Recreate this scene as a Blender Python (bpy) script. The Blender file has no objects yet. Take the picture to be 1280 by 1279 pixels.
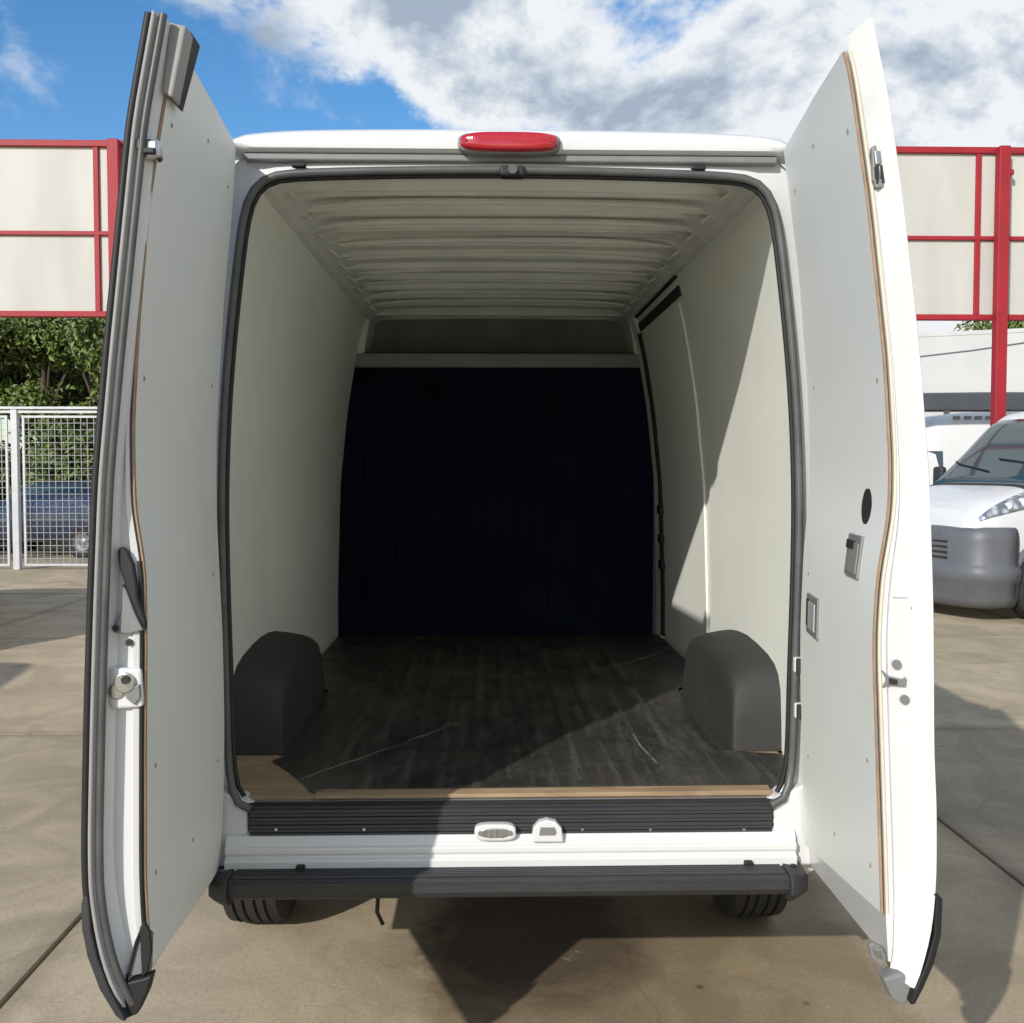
import bpy, math, random
from mathutils import Vector, Matrix, noise
random.seed(7)
R = math.radians
sc = bpy.context.scene
col = sc.collection

# ------------------------------------------------------------------ camera
F = 1268.0
CAM = Vector((-0.07, -2.85, 1.68))
cd = bpy.data.cameras.new('camera'); cam = bpy.data.objects.new('camera', cd); col.objects.link(cam)
cam.location = CAM
cam.rotation_euler = (R(90 - 2.37), 0, R(-1.4))
cd.sensor_width = 36; cd.lens = 36 * F / 1280; cd.clip_start = .05; cd.clip_end = 2000
sc.camera = cam
CR = cam.rotation_euler.to_matrix()

# ------------------------------------------------------------------ sun and sky
SUN_EL = 27.4; SUN_AZ = 32.6          # light travels towards +Y, turned this far to +X
sd = bpy.data.lights.new('sun', 'SUN'); sd.energy = 2.95; sd.angle = R(.6); sd.color = (1, .96, .89)
so = bpy.data.objects.new('sun', sd); col.objects.link(so)
L = Vector((math.sin(R(SUN_AZ)) * math.cos(R(SUN_EL)), math.cos(R(SUN_AZ)) * math.cos(R(SUN_EL)), -math.sin(R(SUN_EL))))
so.rotation_euler = L.to_track_quat('-Z', 'Y').to_euler()
so.location = (-6, -10, 8)

def world():
    w = bpy.data.worlds.new('World'); sc.world = w; w.use_nodes = True
    nt = w.node_tree; nt.nodes.clear(); N = nt.nodes.new; K = nt.links.new
    out = N('ShaderNodeOutputWorld')
    sky = N('ShaderNodeTexSky'); sky.sky_type = 'NISHITA'; sky.sun_disc = False
    sky.sun_elevation = R(SUN_EL); sky.sun_rotation = R(180 + SUN_AZ)
    sky.air_density = 1.0; sky.dust_density = .6; sky.ozone_density = 2.5
    bg = N('ShaderNodeBackground'); bg.inputs[1].default_value = .15
    hs = N('ShaderNodeHueSaturation'); hs.inputs['Saturation'].default_value = 1.28; hs.inputs['Value'].default_value = .80
    K(sky.outputs[0], hs.inputs['Color']); K(hs.outputs[0], bg.inputs[0])
    tc = N('ShaderNodeTexCoord'); sep = N('ShaderNodeSeparateXYZ'); K(tc.outputs['Generated'], sep.inputs[0])
    def M(op, a, b=None, c=None):
        n = N('ShaderNodeMath'); n.operation = op
        for i, v in enumerate((a, b, c)):
            if v is None: continue
            if isinstance(v, (int, float)): n.inputs[i].default_value = v
            else: K(v, n.inputs[i])
        return n.outputs[0]
    # clouds lie on a layer overhead: the direction divided by its height
    zz = M('ADD', M('MAXIMUM', sep.outputs[2], -.1), .55)
    cmb = N('ShaderNodeCombineXYZ')
    K(M('DIVIDE', sep.outputs[0], zz), cmb.inputs[0]); K(M('DIVIDE', sep.outputs[1], zz), cmb.inputs[1])
    def noise_(scale, detail, rough, off, dist=0.0):
        mp = N('ShaderNodeMapping'); mp.inputs['Location'].default_value = off; K(cmb.outputs[0], mp.inputs[0])
        n = N('ShaderNodeTexNoise'); n.inputs['Scale'].default_value = scale; n.inputs['Detail'].default_value = detail
        n.inputs['Roughness'].default_value = rough; n.inputs['Distortion'].default_value = dist
        K(mp.outputs[0], n.inputs['Vector']); return n.outputs['Fac']
    n1 = noise_(2.6, 14, .60, (3.1, 1.7, 0), .15)
    n2 = noise_(.9, 3, .5, (7.3, 2.2, 0))
    n3 = noise_(2.6, 14, .60, (3.1 - .04, 1.7 + .09, .05), .15)
    n4 = noise_(4.2, 8, .6, (.4, 5.2, 0), .3)
    # a bank of cumulus to the right of the sky in view, fair to the left of it
    side = N('ShaderNodeMapRange'); side.interpolation_type = 'SMOOTHSTEP'
    side.inputs['From Min'].default_value = .10; side.inputs['From Max'].default_value = .36
    side.inputs['To Min'].default_value = -.085; side.inputs['To Max'].default_value = .15
    K(M('ADD', sep.outputs[0], M('SUBTRACT', sep.outputs[2], M('MULTIPLY', M('MAXIMUM', M('SUBTRACT', sep.outputs[2], .46), 0.0), 1.9))), side.inputs[0])
    dens = M('ADD', M('ADD', n1, M('MULTIPLY', M('SUBTRACT', n2, .5), .30)), side.outputs[0])
    mr = N('ShaderNodeMapRange'); mr.interpolation_type = 'SMOOTHSTEP'
    mr.inputs['From Min'].default_value = .52; mr.inputs['From Max'].default_value = .60
    K(dens, mr.inputs[0])
    wisp = N('ShaderNodeMapRange'); wisp.interpolation_type = 'SMOOTHSTEP'
    wisp.inputs['From Min'].default_value = .52; wisp.inputs['From Max'].default_value = .70; wisp.inputs['To Max'].default_value = .75
    K(n4, wisp.inputs[0])
    mask = M('MAXIMUM', mr.outputs[0], wisp.outputs[0])
    lit = M('ADD', M('MULTIPLY', M('SUBTRACT', n3, n1), 5.0), M('SUBTRACT', 1.12, M('MULTIPLY', M('SUBTRACT', dens, .55), 2.9)))
    cr = N('ShaderNodeValToRGB'); cr.color_ramp.elements[0].position = .28; cr.color_ramp.elements[0].color = (.27, .33, .41, 1)
    cr.color_ramp.elements[1].position = .95; cr.color_ramp.elements[1].color = (.63, .65, .67, 1)
    e = cr.color_ramp.elements.new(.6); e.color = (.42, .47, .535, 1)
    K(lit, cr.inputs[0])
    cb = N('ShaderNodeBackground'); K(cr.outputs[0], cb.inputs[0]); cb.inputs[1].default_value = 1.0
    mix = N('ShaderNodeMixShader'); K(mask, mix.inputs[0]); K(bg.outputs[0], mix.inputs[1]); K(cb.outputs[0], mix.inputs[2])
    K(mix.outputs[0], out.inputs[0])
world()
sc.view_settings.view_transform = 'Standard'; sc.view_settings.look = 'None'
sc.view_settings.exposure = 0.48; sc.view_settings.gamma = 1; sc.view_settings.use_curve_mapping = False
sc.render.engine = 'CYCLES'
sc.cycles.max_bounces = 16; sc.cycles.diffuse_bounces = 14

# ------------------------------------------------------------------ helpers
def at(px, py, Y=None, Z=None):
    """point of the photograph's ray (1280 px frame) where it meets the plane Y or Z: used for surveying"""
    d = CR @ Vector(((px - 640) / F, -(py - 639.5) / F, -1))
    t = (Y - CAM.y) / d.y if Y is not None else (Z - CAM.z) / d.z
    return CAM + d * t

def link(name, me, mat=None, parent=None, smooth=None, bevel=0, seg=2):
    o = bpy.data.objects.new(name, me); col.objects.link(o)
    if mat is not None:
        for m in (mat if isinstance(mat, (list, tuple)) else [mat]): me.materials.append(m)
    if parent is not None: o.parent = parent
    if smooth is not None:
        for p in me.polygons: p.use_smooth = True
        try: me.set_sharp_from_angle(angle=R(smooth))
        except Exception: pass
    if bevel:
        b = o.modifiers.new('bevel', 'BEVEL'); b.width = bevel; b.segments = seg; b.limit_method = 'ANGLE'; b.angle_limit = R(40)
        b.harden_normals = False
    return o

def tag(o, label=None, cat=None, group=None, kind=None):
    if label: o['label'] = label
    if cat: o['category'] = cat
    if group: o['group'] = group
    if kind: o['kind'] = kind
    return o

def empty(name, loc=(0, 0, 0), rz=0.0):
    o = bpy.data.objects.new(name, None); col.objects.link(o); o.location = loc; o.rotation_euler = (0, 0, rz)
    o.empty_display_size = .2; return o

class MB:
    def __init__(s): s.v = []; s.f = []; s.m = []
    def add(s, vs, fs, mi=0):
        b = len(s.v); s.v += [tuple(v) for v in vs]; s.f += [tuple(b + i for i in f) for f in fs]; s.m += [mi] * len(fs); return s
    def box(s, x0, x1, y0, y1, z0, z1, mi=0, M=None):
        vs = [Vector((x, y, z)) for x in (x0, x1) for y in (y0, y1) for z in (z0, z1)]
        if M is not None: vs = [M @ v for v in vs]
        return s.add(vs, [(0, 1, 3, 2), (4, 6, 7, 5), (0, 4, 5, 1), (2, 3, 7, 6), (0, 2, 6, 4), (1, 5, 7, 3)], mi)
    def tube(s, pts, r, n=8, closed=False, mi=0, cap=True, flat=1.0):
        pts = [Vector(p) for p in pts]; k = len(pts); b = len(s.v)
        rr = r if isinstance(r, (list, tuple)) else [r] * k
        ref = None
        for i, p in enumerate(pts):
            a = pts[i - 1] if (i > 0 or closed) else p; c = pts[(i + 1) % k] if (i < k - 1 or closed) else p
            t = (c - a).normalized()
            if ref is None: ref = Vector((0, 0, 1)) if abs(t.z) < .9 else Vector((0, 1, 0))
            u = t.cross(ref).normalized(); w = u.cross(t).normalized(); ref = w
            for j in range(n):
                q = 2 * math.pi * j / n
                s.v.append(tuple(p + (u * math.cos(q) + w * math.sin(q) * flat) * rr[i]))
        for i in range(k if closed else k - 1):
            i2 = (i + 1) % k
            for j in range(n):
                j2 = (j + 1) % n
                s.f.append((b + i * n + j, b + i * n + j2, b + i2 * n + j2, b + i2 * n + j)); s.m.append(mi)
        if cap and not closed:
            s.f.append(tuple(b + j for j in range(n))[::-1]); s.f.append(tuple(b + (k - 1) * n + j for j in range(n))); s.m += [mi, mi]
        return s
    def prism(s, poly, axis, a, b_, mi=0):
        """poly: list of 2D points; axis: 'x','y','z' extruded a..b_"""
        def P(p, h):
            return {'x': (h, p[0], p[1]), 'y': (p[0], h, p[1]), 'z': (p[0], p[1], h)}[axis]
        n = len(poly)
        vs = [P(p, a) for p in poly] + [P(p, b_) for p in poly]
        fs = [(i, (i + 1) % n, n + (i + 1) % n, n + i) for i in range(n)] + [tuple(range(n))[::-1], tuple(range(n, 2 * n))]
        return s.add(vs, fs, mi)
    def disc(s, c, nrm, r, h, n=20, r2=None, mi=0):
        """short cylinder from c along nrm by h, top radius r2"""
        nrm = Vector(nrm).normalized(); c = Vector(c); r2 = r if r2 is None else r2
        u = nrm.orthogonal().normalized(); w = nrm.cross(u)
        vs = []
        for k, (hh, rr) in enumerate(((0, r), (h, r2))):
            for j in range(n):
                q = 2 * math.pi * j / n; vs.append(c + nrm * hh + (u * math.cos(q) + w * math.sin(q)) * rr)
        fs = [(j, (j + 1) % n, n + (j + 1) % n, n + j) for j in range(n)] + [tuple(range(n))[::-1], tuple(range(n, 2 * n))]
        return s.add(vs, fs, mi)
    def grid(s, rows, mi=0, closed=False):
        """rows of equally many points"""
        b = len(s.v); nr = len(rows); nc = len(rows[0])
        for r in rows: s.v += [tuple(p) for p in r]
        for i in range(nr - 1):
            for j in range(nc if closed else nc - 1):
                j2 = (j + 1) % nc
                s.f.append((b + i * nc + j, b + i * nc + j2, b + (i + 1) * nc + j2, b + (i + 1) * nc + j)); s.m.append(mi)
        return s
    def mesh(s, name):
        me = bpy.data.meshes.new(name); me.from_pydata(s.v, [], s.f)
        if any(s.m):
            me.polygons.foreach_set('material_index', s.m)
        me.validate(); me.update(); return me
    def build(s, name, mat, parent=None, smooth=None, bevel=0, seg=2, solid=0, recalc=False):
        me = s.mesh(name)
        if recalc:
            import bmesh
            bm = bmesh.new(); bm.from_mesh(me); bmesh.ops.recalc_face_normals(bm, faces=bm.faces); bm.to_mesh(me); bm.free()
        o = link(name, me, mat, parent, smooth, 0)
        if solid:
            md = o.modifiers.new('thick', 'SOLIDIFY'); md.thickness = solid; md.offset = 0
        if bevel:
            b = o.modifiers.new('bevel', 'BEVEL'); b.width = bevel; b.segments = seg; b.limit_method = 'ANGLE'; b.angle_limit = R(40)
        return o

def interp(tab, x):
    """tab sorted by first item, either direction"""
    if tab[0][0] > tab[-1][0]: tab = tab[::-1]
    if x <= tab[0][0]: return tab[0][1]
    for (a, b), (c, d) in zip(tab, tab[1:]):
        if x <= c:
            t = (x - a) / (c - a); return b + (d - b) * t
    return tab[-1][1]

def smooth_tab(tab, n=3):
    """the table resampled and averaged so that profiles bend softly"""
    if tab[0][0] > tab[-1][0]: tab = tab[::-1]
    a, b = tab[0][0], tab[-1][0]; K = 60
    xs = [a + (b - a) * i / K for i in range(K + 1)]; ys = [interp(tab, x) for x in xs]
    for _ in range(n):
        ys = [ys[0]] + [(ys[i - 1] + ys[i] * 2 + ys[i + 1]) / 4 for i in range(1, K)] + [ys[-1]]
    return list(zip(xs, ys))

# ------------------------------------------------------------------ materials
def srgb(r, g, b):
    f = lambda c: (c / 255 / 12.92) if c <= 10 else ((c / 255 + .055) / 1.055) ** 2.4
    return (f(r), f(g), f(b), 1)

def material(name, color, rough=.5, metal=0.0, var=0.0, vscale=6.0, bump=0.0, bscale=80.0, color2=None, coat=0.0, spec=.5, extra=None, rvar=0.0, stretch=(1, 1, 1), detail=6):
    m = bpy.data.materials.new(name); m.use_nodes = True; nt = m.node_tree; N = nt.nodes.new; K = nt.links.new
    p = nt.nodes['Principled BSDF']
    c = tuple(color[:3]) + (1,)
    p.inputs['Base Color'].default_value = c; p.inputs['Roughness'].default_value = rough; p.inputs['Metallic'].default_value = metal
    p.inputs['Coat Weight'].default_value = coat; p.inputs['Coat Roughness'].default_value = .08
    p.inputs['Specular IOR Level'].default_value = spec
    tc = N('ShaderNodeTexCoord'); mp = N('ShaderNodeMapping'); K(tc.outputs['Object'], mp.inputs[0]); mp.inputs['Scale'].default_value = stretch
    if var or color2:
        n = N('ShaderNodeTexNoise'); n.inputs['Scale'].default_value = vscale; n.inputs['Detail'].default_value = detail; n.inputs['Roughness'].default_value = .6
        K(mp.outputs[0], n.inputs['Vector'])
        cr = N('ShaderNodeValToRGB'); cr.color_ramp.elements[0].position = .3; cr.color_ramp.elements[1].position = .7
        c2 = color2 if color2 else tuple(x * (1 - var) for x in color[:3])
        cr.color_ramp.elements[0].color = tuple(c2[:3]) + (1,); cr.color_ramp.elements[1].color = c
        K(n.outputs['Fac'], cr.inputs[0]); K(cr.outputs[0], p.inputs['Base Color'])
        if rvar:
            mr = N('ShaderNodeMapRange'); mr.inputs['To Min'].default_value = max(0, rough - rvar); mr.inputs['To Max'].default_value = min(1, rough + rvar)
            K(n.outputs['Fac'], mr.inputs[0]); K(mr.outputs[0], p.inputs['Roughness'])
    if bump:
        n = N('ShaderNodeTexNoise'); n.inputs['Scale'].default_value = bscale; n.inputs['Detail'].default_value = 4
        K(mp.outputs[0], n.inputs['Vector']); b = N('ShaderNodeBump'); b.inputs['Strength'].default_value = bump; b.inputs['Distance'].default_value = .004
        K(n.outputs['Fac'], b.inputs['Height']); K(b.outputs[0], p.inputs['Normal'])
    if extra: extra(m, nt, p)
    return m

M = {}
M['paint'] = material('white_paint', (.64, .645, .64), .3, coat=.35, var=.05, vscale=2.5, rvar=.06, bump=.02, bscale=3)
M['paint_in'] = material('inner_white_paint', (.74, .74, .70), .42, var=.14, vscale=3.5, rvar=.1)
M['lining'] = material('lining_board', (.82, .835, .77), .55, var=.08, vscale=1.6, rvar=.08, bump=.05, bscale=2.2)
M['roof_in'] = material('ceiling_paint', (.75, .755, .69), .5, var=.18, vscale=4, bump=.05, bscale=5)
M['trim'] = material('door_trim_board', (.76, .78, .745), .5, var=.05, vscale=1.4, bump=.04, bscale=1.6, rvar=.08)
M['bead'] = material('cream_sealant', (.66, .60, .48), .5, var=.15, vscale=12)
M['hardboard'] = material('hardboard_edge', (.38, .26, .165), .8, var=.3, vscale=30)
M['rubber'] = material('black_rubber', (.012, .012, .013), .6, var=.3, vscale=20)
M['seal'] = material('weather_seal', (.10, .10, .098), .42, var=.4, vscale=9)
M['plastic'] = material('dark_plastic', (.032, .033, .036), .6, var=.3, vscale=8, bump=.25, bscale=260, rvar=.08)
M['arch'] = material('arch_plastic', (.034, .033, .031), .7, var=.25, vscale=5, bump=.2, bscale=300, rvar=.08)
M['step'] = material('step_plastic', (.042, .044, .048), .4, var=.4, vscale=9, bump=.1, bscale=150, stretch=(.2, 1, 1), rvar=.12)
M['navy'] = material('bulkhead_felt', (.007, .0105, .027), .9, var=.5, vscale=3.0, bump=.3, bscale=120, spec=.12)
M['grey_steel'] = material('grey_beam', (.24, .25, .26), .5, var=.15, vscale=5)
M['dim_steel'] = material('dark_recess', (.22, .23, .21), .6, var=.3, vscale=4)
M['chrome'] = material('zinc_metal', (.62, .62, .60), .28, metal=1, var=.3, vscale=40)
M['grey_plastic'] = material('grey_plastic', (.20, .20, .20), .5, var=.2, vscale=12)
M['mid_grey'] = material('mid_grey_plastic', (.30, .29, .28), .6, var=.15, vscale=12)
M['dark_hole'] = material('dark_hole', (.02, .018, .016), .7)
M['tyre'] = material('tyre_rubber', (.028, .027, .026), .8, var=.4, vscale=14, bump=.2, bscale=90)
M['rim'] = material('wheel_rim', (.35, .35, .36), .4, metal=.7, var=.3, vscale=12)
M['red_paint'] = material('red_steel_paint', (.34, .010, .020), .6, var=.25, vscale=2.5, rvar=.1)
M['galv'] = material('galvanised_steel', (.52, .53, .55), .45, metal=.3, var=.2, vscale=10)
M['wire'] = material('pale_wire', (.30, .30, .31), .5)
M['concrete_wall'] = material('pale_render', (.62, .62, .60), .85, var=.12, vscale=.6, bump=.2, bscale=20)
M['canopy'] = material('grey_roof_sheet', (.075, .085, .10), .6, var=.25, vscale=1.5)
M['cable'] = material('cable', (.16, .15, .15), .6)
M['bark'] = material('bark', (.09, .065, .045), .9, var=.5, vscale=12, bump=.6, bscale=30)

def mk_glass():
    m = material('window_glass', (.02, .05, .065), .04, spec=.9, coat=.3); return m
M['glass'] = mk_glass()
def lampglass():
    def ex(m, nt, p):
        N = nt.nodes.new; K = nt.links.new
        tc = N('ShaderNodeTexCoord'); v = N('ShaderNodeTexVoronoi'); v.inputs['Scale'].default_value = 11; K(tc.outputs['Object'], v.inputs['Vector'])
        cr = N('ShaderNodeValToRGB'); cr.color_ramp.elements[0].color = (.75, .78, .82, 1); cr.color_ramp.elements[1].color = (.18, .2, .23, 1); cr.color_ramp.elements[1].position = .6
        K(v.outputs['Distance'], cr.inputs[0]); K(cr.outputs[0], p.inputs['Base Color'])
        b = N('ShaderNodeBump'); b.inputs['Strength'].default_value = .5; K(v.outputs['Distance'], b.inputs['Height']); K(b.outputs[0], p.inputs['Normal'])
    return material('lamp_glass', (.5, .5, .5), .08, metal=.4, coat=1, extra=ex)
M['headlamp'] = lampglass()
def redlens():
    def ex(m, nt, p):
        N = nt.nodes.new; K = nt.links.new
        p.inputs['Transmission Weight'].default_value = .25
        tc = N('ShaderNodeTexCoord'); w = N('ShaderNodeTexWave'); w.bands_direction = 'X'; w.inputs['Scale'].default_value = 45; K(tc.outputs['Object'], w.inputs['Vector'])
        cr = N('ShaderNodeValToRGB'); cr.color_ramp.elements[0].color = (.46, .004, .014, 1); cr.color_ramp.elements[1].color = (.56, .006, .02, 1); K(w.outputs['Fac'], cr.inputs[0]); K(cr.outputs[0], p.inputs['Base Color'])
        b = N('ShaderNodeBump'); b.inputs['Strength'].default_value = .12; b.inputs['Distance'].default_value = .002; K(w.outputs['Fac'], b.inputs['Height']); K(b.outputs[0], p.inputs['Normal'])
    return material('red_lens', (.6, .01, .03), .12, coat=1, extra=ex)
M['red_lens'] = redlens()
def panelmat():
    def ex(m, nt, p):
        N = nt.nodes.new; K = nt.links.new
        oi = N('ShaderNodeObjectInfo'); g = N('ShaderNodeNewGeometry')
        mp = N('ShaderNodeMapping'); mp.inputs['Scale'].default_value = (1.2, 1, .25); K(g.outputs['Position'], mp.inputs[0])
        n = N('ShaderNodeTexNoise'); n.inputs['Scale'].default_value = 1.6; n.inputs['Detail'].default_value = 7; K(mp.outputs[0], n.inputs['Vector'])
        cr = N('ShaderNodeValToRGB'); cr.color_ramp.elements[0].position = .25; cr.color_ramp.elements[1].position = .6
        cr.color_ramp.elements[0].color = (.43, .42, .385, 1); cr.color_ramp.elements[1].color = (.52, .51, .465, 1); K(n.outputs['Fac'], cr.inputs[0])
        hs = N('ShaderNodeHueSaturation'); mr = N('ShaderNodeMapRange'); mr.inputs['To Min'].default_value = .93; mr.inputs['To Max'].default_value = 1.04
        K(oi.outputs['Random'], mr.inputs[0]); K(mr.outputs[0], hs.inputs['Value']); K(cr.outputs[0], hs.inputs['Color']); K(hs.outputs[0], p.inputs['Base Color'])
    return material('cream_sheet', (.62, .6, .5), .6, extra=ex)
M['cream'] = panelmat()

def groundmat():
    m = bpy.data.materials.new('worn_concrete'); m.use_nodes = True; nt = m.node_tree; N = nt.nodes.new; K = nt.links.new
    p = nt.nodes['Principled BSDF']; g = N('ShaderNodeNewGeometry'); oi = N('ShaderNodeObjectInfo')
    def nz(scale, det=8, rough=.6, st=(1, 1, 1), dist=0):
        mp = N('ShaderNodeMapping'); mp.inputs['Scale'].default_value = st; K(g.outputs['Position'], mp.inputs[0])
        n = N('ShaderNodeTexNoise'); n.inputs['Scale'].default_value = scale; n.inputs['Detail'].default_value = det; n.inputs['Roughness'].default_value = rough; n.inputs['Distortion'].default_value = dist
        K(mp.outputs[0], n.inputs['Vector']); return n.outputs['Fac']
    def ramp(src, a, b, ca, cb):
        c = N('ShaderNodeValToRGB'); c.color_ramp.elements[0].position = a; c.color_ramp.elements[1].position = b
        c.color_ramp.elements[0].color = ca + (1,); c.color_ramp.elements[1].color = cb + (1,); K(src, c.inputs[0]); return c.outputs[0]
    def mix(t, f, a, b):
        x = N('ShaderNodeMix'); x.data_type = 'RGBA'; x.blend_type = t
        if isinstance(f, float): x.inputs[0].default_value = f
        else: K(f, x.inputs[0])
        K(a, x.inputs[6]); K(b, x.inputs[7]); return x.outputs[2]
    big = ramp(nz(.55, 6, .55, dist=.4), .3, .7, (.43, .345, .225), (.555, .455, .305))
    patch = ramp(nz(1.5, 12, .66, dist=.9), .42, .60, (.76, .75, .75), (1, 1, 1))
    c = mix('MULTIPLY', 1.0, big, patch)
    fine = ramp(nz(70, 5, .75), .28, .72, (.78, .78, .78), (1.12, 1.12, 1.12))
    c = mix('MULTIPLY', 1.0, c, fine)
    stain = ramp(nz(.9, 9, .7, st=(1.6, .55, 1), dist=.5), .58, .74, (0, 0, 0), (.42, .42, .42))
    sb = N('ShaderNodeRGB'); sb.outputs[0].default_value = (.20, .165, .12, 1)
    c = mix('MIX', stain, c, sb.outputs[0])
    # an old brown stain with a much darker, ragged core
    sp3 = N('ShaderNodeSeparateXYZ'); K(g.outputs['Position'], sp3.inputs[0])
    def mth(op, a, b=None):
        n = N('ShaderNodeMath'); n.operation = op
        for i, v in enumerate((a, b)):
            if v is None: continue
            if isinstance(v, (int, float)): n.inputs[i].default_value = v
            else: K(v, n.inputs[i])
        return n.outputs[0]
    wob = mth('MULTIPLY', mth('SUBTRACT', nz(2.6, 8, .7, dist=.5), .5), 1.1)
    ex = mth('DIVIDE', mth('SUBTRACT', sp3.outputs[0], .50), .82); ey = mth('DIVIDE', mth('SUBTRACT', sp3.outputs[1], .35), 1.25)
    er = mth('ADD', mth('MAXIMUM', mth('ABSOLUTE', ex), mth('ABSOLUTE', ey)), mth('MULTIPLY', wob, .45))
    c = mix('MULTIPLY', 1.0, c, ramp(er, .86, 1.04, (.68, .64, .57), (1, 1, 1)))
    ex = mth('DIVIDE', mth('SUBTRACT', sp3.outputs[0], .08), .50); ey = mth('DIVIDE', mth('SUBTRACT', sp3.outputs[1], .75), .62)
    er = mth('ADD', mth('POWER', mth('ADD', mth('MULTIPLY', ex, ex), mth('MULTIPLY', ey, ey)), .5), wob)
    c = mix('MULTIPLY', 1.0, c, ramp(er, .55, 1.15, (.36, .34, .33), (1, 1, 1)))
    spots = N('ShaderNodeTexVoronoi'); spots.inputs['Scale'].default_value = 3.1; K(g.outputs['Position'], spots.inputs['Vector'])
    sp = ramp(spots.outputs['Distance'], .025, .06, (.30, .28, .25), (1, 1, 1)); c = mix('MULTIPLY', .8, c, sp)
    cv = N('ShaderNodeTexVoronoi'); cv.feature = 'DISTANCE_TO_EDGE'; cv.inputs['Scale'].default_value = .33
    wn = N('ShaderNodeTexNoise'); wn.inputs['Scale'].default_value = 1.8; wn.inputs['Detail'].default_value = 6; K(g.outputs['Position'], wn.inputs['Vector'])
    va = N('ShaderNodeVectorMath'); va.operation = 'MULTIPLY_ADD'; K(wn.outputs['Color'], va.inputs[0]); va.inputs[1].default_value = (.5, .5, 0); K(g.outputs['Position'], va.inputs[2])
    K(va.outputs[0], cv.inputs['Vector'])
    ck = ramp(cv.outputs['Distance'], .0, .0018, (.6, .56, .52), (1, 1, 1)); c = mix('MULTIPLY', .4, c, ck)
    grit = N('ShaderNodeTexVoronoi'); grit.inputs['Scale'].default_value = 34; K(g.outputs['Position'], grit.inputs['Vector'])
    gm = mth('MULTIPLY', mth('LESS_THAN', grit.outputs['Distance'], .13), ramp(nz(1.3, 4, .6), .5, .62, (0, 0, 0), (.6, .6, .6)))
    gc = N('ShaderNodeRGB'); gc.outputs[0].default_value = (.20, .17, .14, 1); c = mix('MIX', gm, c, gc.outputs[0])
    pale = ramp(nz(5.5, 10, .75, dist=.7), .62, .70, (0, 0, 0), (.4, .4, .4))
    pc = N('ShaderNodeRGB'); pc.outputs[0].default_value = (.58, .49, .36, 1); c = mix('MIX', pale, c, pc.outputs[0])
    # dirt gathered in and along the joints between the slabs
    def joint(ax, off):
        f = mth('ABSOLUTE', mth('SUBTRACT', mth('FRACT', mth('ADD', mth('DIVIDE', mth('SUBTRACT', sp3.outputs[ax], off), 3.7), 100.5)), .5))
        return mth('MULTIPLY', f, 3.7)
    jd = mth('ADD', mth('MINIMUM', joint(0, 2.1), joint(1, -.1)), mth('MULTIPLY', wob, .06))
    c = mix('MULTIPLY', 1.0, c, ramp(jd, .0, .10, (.72, .70, .68), (1, 1, 1)))
    hs = N('ShaderNodeHueSaturation'); mr = N('ShaderNodeMapRange'); mr.inputs['To Min'].default_value = .84; mr.inputs['To Max'].default_value = 1.06
    K(oi.outputs['Random'], mr.inputs[0]); K(mr.outputs[0], hs.inputs['Value']); K(c, hs.inputs['Color']); K(hs.outputs[0], p.inputs['Base Color'])
    p.inputs['Roughness'].default_value = .88
    b = N('ShaderNodeBump'); b.inputs['Strength'].default_value = .35; b.inputs['Distance'].default_value = .006
    K(nz(24, 8, .7), b.inputs['Height']); K(b.outputs[0], p.inputs['Normal'])
    return m
M['concrete'] = groundmat()

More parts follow.
